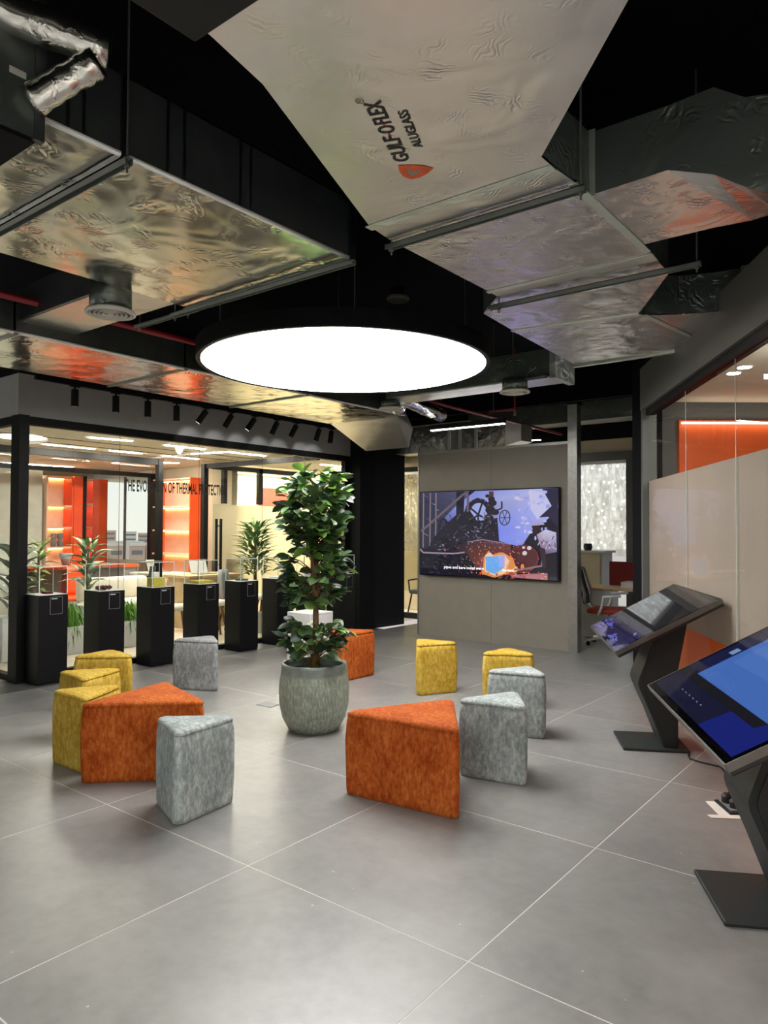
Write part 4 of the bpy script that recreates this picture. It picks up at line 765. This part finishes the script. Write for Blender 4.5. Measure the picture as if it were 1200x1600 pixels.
for i in range(6): cBk.append(((170, 176, 200), [(.10, .5+.05*i), (.108, .5+.05*i), (.108, .508+.05*i), (.10, .508+.05*i)]))
kiosk(kb2, 'charcoal touch screen kiosk nearest the camera at the right edge, blue screen', cBk)
# cable, floor socket
def Gp(wx, wy, z=0): v = gridpt(wx, wy); return (v.x, v.y, z)
cab = [(-1.75, 5.35), (-1.60, 5.39), (-1.477, 5.361), (-1.43, 5.235), (-1.339, 5.204), (-1.231, 5.19), (-1.12, 5.02), (-1.0, 4.72)]
b = B(); pth = []
for (xa, ya), (xb, yb) in zip(cab, cab[1:]):
    for k in range(4): pth.append((xa+(xb-xa)*k/4+.006*math.sin(k*2), ya+(yb-ya)*k/4, .006))
tag(obj('power_cable', tube(b, pth, .006, 6), 'rubber', smooth=True), 'thin black power cable lying on the floor behind the far kiosk', 'cable')
t = thing('floor_socket', 'open floor socket with paper tape round it near the right kiosk', 'floor socket', (-.99, 4.42, 0))
obj('socket_frame', prism(B(), [(-1.10, 4.52), (-.98, 4.36), (-.86, 4.46), (-.98, 4.62)], 0, .012), 'rubber', t); obj('socket_plate', prism(B(), [(-1.075, 4.52), (-.98, 4.385), (-.88, 4.465), (-.98, 4.595)], .012, .02), 'greyplastic', t)
obj('paper_tape', prism(B(), [(-1.14, 4.49), (-1.09, 4.53), (-.98, 4.36), (-1.03, 4.325)], 0, .002), 'tapew', t); obj('paper_tape', prism(B(), [(-1.08, 4.28), (-1.05, 4.25), (-.88, 4.36), (-.90, 4.41)], .002, .004), 'tapew', t)
for i, (x, y) in enumerate([(-1.03, 4.50), (-.975, 4.44)]):
    b = B(); lathe(b, [(0, 0), (.026, 0), (.028, .035), (.016, .05), (0, .05)], x, y, .02, 14); tube(b, [(x, y, .06), (x+.03, y+.06, .1), (x+.12, y+.16, .03)], .005, 6); tag(obj('power_plug', b, 'rubber'), 'black plug in the floor socket, %s' % ('the one farther from the kiosk' if i == 0 else 'the one beside the kiosk neck'), 'plug', 'plugs in the floor socket')
t = thing('floor_box', 'small metal floor box lid beside the planter', 'floor box', (-4.83, 4.475, 0)); obj('frame', prism(B(), [(-4.91, 4.407), (-4.72, 4.405), (-4.745, 4.545), (-4.93, 4.547)], 0, .003), 'steel', t); obj('lid', prism(B(), [(-4.90, 4.415), (-4.73, 4.413), (-4.752, 4.537), (-4.92, 4.539)], .003, .005), 'greyplastic', t)

# ================================================================== PLANTS
def leaf_mesh(L, Wd, kind='broad', fold=.22, curl=.18):
    bm = B(); n = 6; rows = []
    for i in range(n+1):
        t = i/n; wv = (max(0, math.sin(math.pi*t**1.25))**.62 if kind == 'broad' else math.sin(math.pi*min(1, (t*.96+.04)**.6))) * Wd/2
        if i in (0, n): wv = .0008
        z = -curl*L*t*t + .03*L*math.sin(t*5)
        rows.append([bm.verts.new((t*L, -wv, z+wv*fold)), bm.verts.new((t*L, 0, z-wv*.15)), bm.verts.new((t*L, wv, z+wv*fold))])
    for a, c in zip(rows, rows[1:]):
        bm.faces.new((a[0], a[1], c[1], c[0])); bm.faces.new((a[1], a[2], c[2], c[1]))
    return bm
PX, PY = -3.97, 4.17
t = thing('planter_pot', 'big glazed grey-green ribbed pot on the floor', 'planter', (PX, PY, 0))
prof = [(0, 0), (.175, 0), (.20, .012), (.248, .10), (.272, .20), (.277, .29), (.272, .38), (.262, .44), (.257, .50), (.255, .52), (.235, .522), (.228, .50), (.235, .40), (0, .40)]
obj('pot_body', lathe(B(), prof, PX, PY, 0, 64), 'pot', t, True)
obj('soil', lathe(B(), [(0, .475), (.10, .478), (.232, .462), (.232, .45), (0, .45)], PX, PY, 0, 32), 'soil', t)
tree = thing('potted_tree', 'broad leaved tree growing from the grey-green pot', 'tree', (PX, PY, .46))
def vv(r, u_, z): return Vector((PX, PY, 0)) + Vector((.786, .618, 0))*r + Vector((-.618, .786, 0))*u_ + Vector((0, 0, z))
b = B(); tube(b, [vv(0, 0, .46), vv(.012, 0, .7), vv(.008, 0, .95), vv(.0, 0, 1.1), vv(-.005, 0, 1.3), vv(-.01, 0, 1.55), vv(-.005, 0, 1.75)], .04, 12, [.046, .027, .022, .030, .032, .026, .012]); obj('trunk', b, 'bark', tree, True)
proto = []
for q in range(3):
    for L_, W_ in ((.13, .080), (.105, .066)):
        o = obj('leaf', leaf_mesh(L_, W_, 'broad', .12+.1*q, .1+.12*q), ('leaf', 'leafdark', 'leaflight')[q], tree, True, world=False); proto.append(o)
tips = []; nb = 0
def cluster(z0, z1, r_, n, src, up=.5, seed=1):
    q = random.Random(seed)
    for i in range(n):
        a = i*2.399+q.uniform(-.4, .4); z = z0+(z1-z0)*q.random(); mid = (z0+z1)/2; rad = r_*math.sqrt(max(.12, 1-((z-mid)/((z1-z0)/2+.05))**2))*q.uniform(.55, 1.0)
        e = Vector((PX+rad*math.cos(a), PY+rad*math.sin(a), z)); s = Vector((PX+.015*math.cos(a), PY+.015*math.sin(a), max(src, z-.05-rad*up)))
        bb = B(); m_ = s.lerp(e, .5)+Vector((0, 0, .02)); tube(bb, [s, m_, e], .005, 5, [.007, .004, .002]); obj('branch', bb, 'bark', tree, True)
        tips.append((m_, e, z, z1))
cluster(.56, .84, .28, 26, .50, .35, 1); cluster(.98, 1.46, .28, 62, .98, .35, 2); cluster(1.46, 2.03, .28, 92, 1.42, .35, 3)
lq = random.Random(11); cnt = 0; lf = []
for s, e, z, z1 in tips:
    d = (e-s).normalized()
    for k in range(6):
        f = .15+.85*k/5; p = s.lerp(e, f); az = math.atan2(d.y, d.x)+(lq.uniform(-1.6, 1.6) if k < 5 else lq.uniform(-.3, .3)); pit = lq.uniform(-.8, .4)
        top = (z-1.72)/.32
        pk = lq.choices([0, 1, 2, 3, 4, 5], [3, 3, 3.2, 3.2, .35+max(0, top)*5, .3+max(0, top)*5])[0]  # lighter leaves towards the top: ring lamp's light put into leaf colour
        lf.append((p, (lq.uniform(-.8, .8), pit, az), lq.uniform(.72, 1.18), pk, f))
view = Vector((.618, -.786, 0))
lf.sort(key=lambda q: -((q[0]-Vector((PX, PY, 0))).dot(view)))
extra = [B() for _ in range(6)]
for p, rt, sc, pk, f in lf:
    if cnt < 298:
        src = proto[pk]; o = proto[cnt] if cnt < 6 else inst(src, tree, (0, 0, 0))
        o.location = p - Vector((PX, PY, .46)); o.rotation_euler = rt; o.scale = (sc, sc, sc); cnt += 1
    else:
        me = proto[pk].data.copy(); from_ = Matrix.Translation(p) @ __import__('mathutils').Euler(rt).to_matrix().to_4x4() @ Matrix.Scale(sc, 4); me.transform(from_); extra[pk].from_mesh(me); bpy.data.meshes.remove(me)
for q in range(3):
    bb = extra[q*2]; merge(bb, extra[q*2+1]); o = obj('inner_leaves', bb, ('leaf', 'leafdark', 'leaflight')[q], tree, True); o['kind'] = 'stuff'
# corn plant in the office
def blade_plant(name, label, x, y, pot_h, pot_r, trunk, top, spread, n, L_, W_, mat, potmat, square=False):
    t = thing(name, label, 'plant', (x, y, 0)); b = B()
    if square: box(b, x-pot_r, x+pot_r, y-pot_r, y+pot_r, 0, pot_h, .01)
    else: lathe(b, [(0, 0), (pot_r*.8, 0), (pot_r, pot_h), (pot_r*.9, pot_h), (pot_r*.85, pot_h-.05), (0, pot_h-.05)], x, y, 0, 24)
    obj('pot', b, potmat, t)
    if trunk > pot_h: obj('trunk', tube(B(), [(x, y, pot_h-.06), (x+.02, y-.01, (pot_h+trunk)/2), (x, y, top-.15)], .03, 8, [.035, .028, .015]), 'darkbark', t, True)
    q = random.Random(int(abs(x*100)))
    src = None
    for i in range(n):
        z = trunk+(top-trunk)*(i/max(1, n-1))*.9; a = i*2.399+q.uniform(-.3, .3); pit = -q.uniform(.1, .9)-.35*(i/n); sc = q.uniform(.75, 1.15)*(1-.25*abs(i/n-.5))
        if src is None: src = obj('leaf', leaf_mesh(L_, W_, 'blade', .25, .35), mat, t, True, world=False); o = src
        else: o = inst(src, t, (0, 0, 0))
        o.location = (spread*math.cos(a)*q.uniform(.0, .5), spread*math.sin(a)*q.uniform(0, .5), z); o.rotation_euler = (q.uniform(-.3, .3), pit, a); o.scale = (sc, sc, sc)
    return t
blade_plant('dracaena', 'tall corn plant with drooping leaves behind the office glass', -8.35, 7.45, .3, .15, .86, 1.72, .42, 210, .24, .062, 'leaf', 'white')
blade_plant('rubber_plant', 'big leaved dark plant at the far left edge behind the end glass', -8.85, 4.05, .52, .17, .55, 1.35, .1, 26, .46, .13, 'leafdark', 'white', True)
blade_plant('peace_lily', 'broad leafy plant on the floor behind the second pedestal', -9.15, 5.2, .55, .16, .75, 1.45, .14, 44, .30, .085, 'leaf', 'white', True)
blade_plant('ivy_plant', 'light green leafy plant behind the leftmost glass case', -9.6, 4.75, .55, .16, .75, 1.42, .12, 34, .22, .07, 'leaflight', 'white', True)
def fern(x, y, h, label):
    t = thing('fern_planter', label, 'plant', (x, y, 0)); obj('planter_box', box(B(), x-.14, x+.14, y-.14, y+.14, 0, .34, .008), 'white', t)
    q = random.Random(int(abs(y*1000))); b = B()
    for i in range(420):
        a = q.uniform(0, 6.3); r = q.uniform(.04, .2); z = .34+h*q.random(); d = Vector((math.cos(a), math.sin(a), 0)); s = Vector((x, y, z))+d*r*.5; e = s+d*r*.6+Vector((0, 0, -q.uniform(.02, .3))); n_ = Vector((-d.y, d.x, 0))*.008
        b.faces.new([b.verts.new(s-n_*.3), b.verts.new(s.lerp(e, .5)+n_+Vector((0, 0, .02))), b.verts.new(e), b.verts.new(s.lerp(e, .5)-n_+Vector((0, 0, .02)))])
    o = obj('fronds', b, 'fern', t); o['kind'] = 'stuff'
fern(-8.75, 4.75, .30, 'bright green fern between the first and second pedestals'); fern(-8.7, 5.52, .28, 'bright green fern between the second and third pedestals')

# ================================================================== OFFICE INTERIOR
def office_light(x0, y0, x1, y1, label, m='officeline'):
    t = thing('ceiling_line_light', label, 'ceiling light', ((x0+x1)/2, (y0+y1)/2, 2.75)); d = Vector((x1-x0, y1-y0, 0)).normalized(); n = Vector((-d.y, d.x, 0))*.02
    a, b_ = Vector((x0, y0, 2.742)), Vector((x1, y1, 2.742)); obj('diffuser', extr(B(), [a-n, b_-n, b_+n, a+n], (0, 0, .006)), m, t); n *= 1.3; a, b_ = a-d*.01, b_+d*.01; a.z = b_.z = 2.7485; obj('trim', extr(B(), [a-n, b_-n, b_+n, a+n], (0, 0, .0012)), 'white', t)
LL = [(-10.8, 8.8, -10.8, 10.6), (-10.8, 11.0, -10.8, 13.0), (-11.8, 9.0, -11.8, 12.6), (-8.76, 4.97, -8.68, 5.53), (-8.70, 6.07, -8.70, 6.75), (-10.0, 5.0, -10.0, 5.75), (-10.0, 6.0, -10.0, 6.55), (-10.0, 6.96, -10.0, 7.62), (-9.39, 7.05, -8.71, 7.19), (-8.68, 7.2, -8.7, 7.95), (-11.4, 5.4, -11.2, 6.3), (-11.4, 7.2, -10.9, 7.9), (-13.5, 6.0, -13.3, 7.2), (-11.2, 9.5, -11.2, 11.2), (-11.2, 11.6, -11.2, 13.2), (-9.0, 9.6, -9.0, 11.4)]
nm = ['added unseen by the frosted wall, near', 'added unseen by the frosted wall, far', 'added unseen along the meeting room back wall', 'front row, first from left', 'front row, second from left', 'second row, first from left', 'second row, second from left', 'second row, third from left', 'angled piece before the corner', 'front row, last at right', 'inside the inner glass room, left', 'inside the inner glass room, right', 'near the orange shelves', 'in the meeting room, near', 'in the meeting room, far', 'beyond the glass door']  # leading meeting room entries are added, unseen, to brighten the frosted wall
for l, n_ in zip(LL, nm): office_light(*l, 'white recessed line light in the office ceiling, '+n_)
tag(obj('round_ceiling_light', cyl(B(), -9.45, 4.42, 2.738, 2.75, .30, 40), 'officedisc'), 'round white ceiling light just inside the office corner post', 'ceiling light')
t = thing('ceiling_dome', 'small cream dome on the office ceiling', 'detector', (-8.9, 6.45, 2.75)); obj('dome', lathe(B(), [(.06, 0), (.05, -.05), (.02, -.09), (0, -.095)], -8.9, 6.45, 2.75, 18), 'cream', t, True); obj('base_ring', lathe(B(), [(.07, 0), (.07, -.012), (.055, -.012)], -8.9, 6.45, 2.75, 18), 'white', t)
# orange shelving
def shelf_unit(name, label, x0, x1, y, zs, face, d=.3, colx=None, axis='x'):
    """open cabinet: back, sides, shelves, an LED strip under each shelf"""
    t = thing(name, label, 'shelves', ((x0+x1)/2, y, 0) if axis == 'x' else (y, (x0+x1)/2, 0))
    def bx(a, b_, c, d_, e, f): return box(B(), a, b_, c, d_, e, f) if axis == 'x' else box(B(), c, d_, a, b_, e, f)
    f0, f1 = (y, y+d) if axis == 'x' else (y-d, y)
    bk = (f1-.015, f1) if axis == 'x' else (f0, f0+.015)
    obj('back_panel', bx(x0, x1, *bk, 0, zs[-1]), 'shelfback', t)
    for x in (x0, x1-.03): obj('side_panel', bx(x, x+.03, f0, f1, 0, zs[-1]), face if x > x0 or axis == 'x' else 'shelfback', t)
    for z in zs:
        obj('shelf_board', bx(x0+.03, x1-.03, f0, f1, z-.03, z), 'shelfback', t)
        if z > .5: obj('led_strip', bx(x0+.05, x1-.05, *((f1-.06, f1-.03) if axis == 'x' else (f0+.03, f0+.06)), z-.042, z-.032), 'shelfled', t)
    return t
s1 = shelf_unit('shelf_unit', 'backlit orange shelving at the far left of the office', 6.66, 7.18, -13.2, [.1, .72, 1.22, 1.59, 2.0, 2.55], 'orangebright', .32, axis='y')
s2 = shelf_unit('shelf_unit', 'backlit orange shelving in the middle of the office, right of the window', -12.30, -11.05, 8.27, [.1, .65, 1.1, 1.55, 2.0, 2.52], 'orangebright', .32)
s3 = shelf_unit('shelf_unit', 'narrow backlit orange shelving left of the office window', -14.76, -14.34, 8.25, [.1, .65, 1.1, 1.6, 2.1, 2.62], 'orangebright', .32)
tag(obj('column_panel', box(B(), -13.5, -13.2, 7.19, 7.37, 0, 2.56), 'orangebright'), 'vertical orange panel beside the far left shelving', 'wall panel')
tag(obj('column_panel', box(B(), -13.3, -13.2, 7.38, 7.45, 0, 2.58), 'blacksat'), 'slim dark upright between the orange shelves and the window', 'upright')
tag(obj('wall_panel', box(B(), -13.6, -13.3, 4.6, 6.63, 0, 2.64), 'palewall'), 'pale green glazed panel left of the orange shelving', 'wall panel')
for i, y in enumerate((6.88, 7.01)):
    o = obj('vase', lathe(B(), [(0, 0), (.05, 0), (.055, .08), (.03, .12), (.055, .17), (.055, .24), (.03, .25), (0, .25)], -13.35, y, 1.22, 14), 'greyplastic', smooth=True); tag(o, 'grey double-waisted vase on the orange shelf, %s' % ('left of the pair' if i == 0 else 'right of the pair'), 'vase', 'vases on the orange shelf')
tag(obj('vase', lathe(B(), [(0, 0), (.05, 0), (.11, .22), (.10, .22), (.04, .01), (0, .01)], -11.9, 6.35, .92, 16), 'greyplastic', smooth=True), 'grey tapered pot on the office counter', 'vase')
# counter, sofa, desks, chairs
t = thing('office_counter', 'long pale counter under the orange shelves', 'counter', (-12.0, 6.5, 0)); obj('worktop', box(B(), -12.3, -11.6, 5.6, 7.6, .88, .92), 'orangewall', t); obj('cabinet_front', box(B(), -12.28, -11.66, 5.65, 7.55, .1, .88), 'greyfab', t); obj('plinth', box(B(), -12.2, -11.75, 5.7, 7.5, 0, .1), 'blacksat', t)
t = thing('lounge_sofa', 'cream padded bench sofa behind the third pedestal', 'sofa', (-9.6, 6.05, 0))
obj('seat_cushion', box(B(), -9.95, -9.4, 5.5, 6.6, .36, .52, .04), 'stool', t, True); obj('back_cushion', box(B(), -10.05, -9.85, 5.5, 6.6, .5, .84, .05), 'stool', t, True); obj('base', box(B(), -10.02, -9.42, 5.55, 6.55, .08, .36), 'greyfab', t)
t = thing('reception_desk', 'oak veneer desk seen between the third and fourth pedestals', 'desk', (-9.3, 7.3, 0)); obj('desk_top', box(B(), -9.6, -8.95, 6.7, 7.7, .82, .86, .004), 'oak', t); obj('front_panel', box(B(), -9.02, -8.98, 6.75, 7.65, .05, .82), 'oak', t); obj('side_panel', box(B(), -9.55, -9.02, 6.75, 6.79, .05, .82), 'oak', t)
def wood_stool(x, y, label):
    t = thing('bar_stool', label, 'stool', (x, y, 0), 0, 'walnut legged stools in the office'); obj('seat', lathe(B(), [(0, .46), (.19, .46), (.2, .49), (.18, .53), (0, .535)], x, y, 0, 24), 'stool', t, True)
    for a in (.4, 2.0, 3.5, 5.1): obj('leg', tube(B(), [(x+.12*math.cos(a), y+.12*math.sin(a), .47), (x+.24*math.cos(a), y+.24*math.sin(a), 0)], .02, 8, [.022, .014]), 'walnut', t)
wood_stool(-8.35, 6.05, 'cream stool with walnut legs glimpsed left of the fourth pedestal'); wood_stool(-8.45, 6.75, 'cream stool with walnut legs glimpsed right of the fourth pedestal'); wood_stool(-8.6, 7.9, 'cream stool with walnut legs glimpsed right of the fifth pedestal')
def shell_chair(x, y, rz, mat, label):
    t = thing('office_chair', label, 'chair', (x, y, 0), rz); b = B(); box(b, -.23, .23, -.22, .22, .43, .50, .03); obj('seat', b, mat, t, True, world=False)
    b = B(); n = 8; R = []
    for j in range(7):
        z = .50+j*.075; wd = .22-.05*(j/6)**2; R.append([(-wd+2*wd*i/n, .20+.04*(j/6)-.08*abs(2*i/n-1)**2, z) for i in range(n+1)])
    V = [[b.verts.new(p) for p in r] for r in R]; W2 = [[b.verts.new((p[0], p[1]+.03, p[2])) for p in r] for r in R]
    for L in (V, W2):
        for j in range(6):
            for i in range(n): b.faces.new((L[j][i], L[j][i+1], L[j+1][i+1], L[j+1][i]))
    for i in range(n): b.faces.new((V[6][i], V[6][i+1], W2[6][i+1], W2[6][i])); b.faces.new((V[0][i], W2[0][i], W2[0][i+1], V[0][i+1]))
    for j in range(6): b.faces.new((V[j][0], V[j+1][0], W2[j+1][0], W2[j][0])); b.faces.new((V[j][n], W2[j][n], W2[j+1][n], V[j+1][n]))
    bmesh.ops.recalc_face_normals(b, faces=b.faces[:]); obj('backrest', b, mat, t, True, world=False)
    for sx_, sy in ((-1, -1), (1, -1), (-1, 1), (1, 1)): obj('leg', tube(B(), [(.15*sx_, .15*sy, .44), (.22*sx_, .22*sy, 0)], .013, 6), 'blacksat', t, world=False)
    return t
shell_chair(-8.55, 7.25, 2.2, 'greyfab', 'grey shell chair back showing above the fifth pedestal'); shell_chair(-10.9, 6.0, 1.2, 'orangebright', 'orange chair glimpsed right of the leftmost pedestal')
shell_chair(-10.55, 7.0, -1.0, 'dark', 'dark desk chair behind the third glass case'); shell_chair(-9.85, 7.9, 2.6, 'dark', 'dark chair beside the oak desk')
t = thing('office_desk', 'pale desk with laptop behind the inner glass', 'desk', (-11.0, 7.9, 0)); obj('desk_top', box(B(), -11.7, -10.7, 7.4, 8.1, .74, .78, .004), 'white', t)
for x in (-11.65, -10.75):
    for y in (7.45, 8.05): obj('leg', box(B(), x-.02, x+.02, y-.02, y+.02, 0, .74), 'greyplastic', t)
for i, (x, y) in enumerate(((-11.3, 7.8), (-9.25, 7.2))):
    z = .78 if i == 0 else .86; t = thing('laptop', 'silver laptop open on the %s' % ('pale inner desk' if i == 0 else 'oak desk'), 'laptop', (x, y, z)); obj('keyboard_base', box(B(), x-.12, x+.12, y-.16, y+.16, z, z+.015, .003), 'steel', t); obj('lid', solid(B(), [(x-.12, y-.16, z+.015), (x-.12, y+.16, z+.015), (x-.11, y+.16, z+.015), (x-.11, y-.16, z+.015)], [(x-.19, y-.16, z+.22), (x-.19, y+.16, z+.22), (x-.18, y+.16, z+.22), (x-.18, y-.16, z+.22)]), 'plastic', t)
# ------------------------------------------------------------------ desks beyond the post
t = thing('task_chair', 'white framed swivel chair with brick red seat right of the steel post', 'chair', (-3.72, 9.72, 0), math.radians(-80))
b = B(); box(b, -.24, .24, -.24, .24, .44, .51, .03); obj('seat', b, 'redseat', t, True, world=False)
b = B(); extr(b, [(-.20, -.27, .56), (.20, -.27, .56), (.17, -.38, 1.02), (-.17, -.38, 1.02)], (0, -.015, 0)); obj('backrest', b, 'dark', t, world=False)
for s in (-1, 1):
    obj('back_frame', tube(B(), [(.05*s, -.10, .40), (.16*s, -.28, .55), (.21*s, -.27, .70), (.19*s, -.37, 1.04), (.0, -.40, 1.06)], .022, 8), 'plastic', t, True, world=False)
    obj('armrest', tube(B(), [(.24*s, -.08, .42), (.29*s, -.02, .55), (.29*s, .0, .68), (.28*s, .22, .70)], .02, 8), 'plastic', t, True, world=False)
obj('gas_lift', tube(B(), [(0, 0, .08), (0, 0, .44)], .025, 10), 'steel', t, world=False)
for k in range(5):
    a = k*2*math.pi/5+.3; lg = obj('base_arm', tube(B(), [(0, 0, .12), (.28*math.cos(a), .28*math.sin(a), .075)], .02, 8, [.026, .016]), 'plastic', t, world=False)
    b = B(); tube(b, [(.29*math.cos(a)-.02*math.sin(a), .29*math.sin(a)+.02*math.cos(a), .03), (.29*math.cos(a)+.02*math.sin(a), .29*math.sin(a)-.02*math.cos(a), .03)], .03, 12); obj('castor', b, 'rubber', lg, world=False)
t = thing('work_desk', 'wooden work desk with dark red privacy screen beyond the post', 'desk', (-3.6, 10.4, 0)); obj('desk_top', box(B(), -4.35, -2.95, 10.1, 10.8, .71, .74, .004), 'oak', t); obj('privacy_screen', prism(B(), [(-4.1, 10.78), (-2.95, 10.78), (-2.95, 10.81), (-4.1, 10.81)], .74, 1.10), 'redscreen', t); obj('pedestal_drawers', box(B(), -4.3, -3.95, 10.15, 10.75, .02, .70, .006), 'plastic', t)
for x in (-3.0,): obj('leg', box(B(), x-.03, x+.03, 10.15, 10.75, 0, .71), 'greyplastic', t)
tag(obj('document_tray', box(B(), -3.75, -3.2, 10.3, 10.6, .741, .83, .004), 'plastic'), 'low grey tray on the desk before the red screen', 'tray')
t = thing('storage_cabinet', 'white storage cabinet under the bright rear window', 'cabinet', (-4.6, 11.0, 0)); obj('carcass', box(B(), -5.2, -4.25, 10.88, 11.3, 0, 1.22), 'white', t); obj('worktop', box(B(), -5.22, -4.2, 10.86, 11.32, 1.22, 1.25, .003), 'white', t); obj('door', box(B(), -5.18, -4.74, 10.865, 10.88, .03, 1.2), 'cream', t); obj('door', box(B(), -4.72, -4.28, 10.865, 10.88, .03, 1.2), 'cream', t)
tag(obj('mug', lathe(B(), [(0, 0), (.05, 0), (.07, .05), (.06, .11), (.05, .11), (.045, .02), (0, .02)], -4.55, 11.05, 1.25, 16), 'dark', smooth=True), 'dark pot standing on the white storage cabinet', 'pot')
t = thing('side_chair', 'dark arm chair glimpsed in the gap left of the display wall', 'chair', (-7.55, 10.9, 0)); b = B(); box(b, -.24, .24, -.24, .24, .40, .47, .02); obj('seat', b, 'dark', t, world=False)
b = B(); box(b, -.24, .24, .20, .25, .47, .88, .015); obj('backrest', b, 'dark', t, world=False)
for sx_, sy in ((-1, -1), (1, -1), (-1, 1), (1, 1)): obj('leg', tube(B(), [(.2*sx_, .2*sy, .42), (.26*sx_, .26*sy, 0)], .015, 6), 'blacksat', t, world=False)
for s in (-1, 1): obj('armrest', tube(B(), [(.25*s, -.2, .42), (.28*s, -.2, .64), (.28*s, .22, .66)], .015, 6), 'blacksat', t, world=False)
w10 = struct('window_10', box(B(), -9.4, -6.5, 10.35, 10.41, 0, .10), 'blacksat', 'low black rail of the glass room beyond the gap'); obj('glass_pane', box(B(), -9.4, -6.5, 10.375, 10.385, .1, 2.6), 'glass', w10); obj('head_rail', box(B(), -9.4, -6.3, 10.35, 10.41, 2.6, 2.68), 'blacksat', w10)
struct('wall_gap_head', box(B(), -9.4, -6.3, 10.33, 10.43, 2.68, 3.4), 'beige')
# ------------------------------------------------------------------ outside
struct('ground', box(B(), -700, 200, 20, 500, -12.2, -12), 'ground', 'sandy ground far below the windows')
q = random.Random(5)
for row, (R, n_, wd) in enumerate(((105, 6, 1.0), (170, 6, 1.55), (270, 7, 2.2))):
    for i in range(n_):
        an = math.radians(152.2-9.0*(i+.5)/n_); x, y = R*math.cos(an), R*math.sin(an)+q.uniform(-.5, .5)*row; top = 1.575-R*math.tan(math.radians(q.uniform((1.25, .6, .15)[row], (1.8, 1.1, .6)[row])))
        t = thing('far_building', 'pale city building outside the office window, %s from left in the %s row' % (words[i], ('near', 'middle', 'far')[row]), 'building', (x, y, -12), an+math.pi/2+q.uniform(-.1, .1), 'distant city buildings'); h = top+12
        obj('walls', box(B(), -wd, wd, -2, 2, 0, h), q.choice(['bldg', 'bldg2']), t, world=False); obj('roof_parapet', box(B(), -wd-.1, wd+.1, -2.1, 2.1, h, h+.3), 'bldg2', t, world=False)
        for j in range(2): obj('window_band', box(B(), -wd+.3, wd-.3, 2.0, 2.03, h-1.2-j*1.6, h-.6-j*1.6), 'greyplastic', t, world=False)
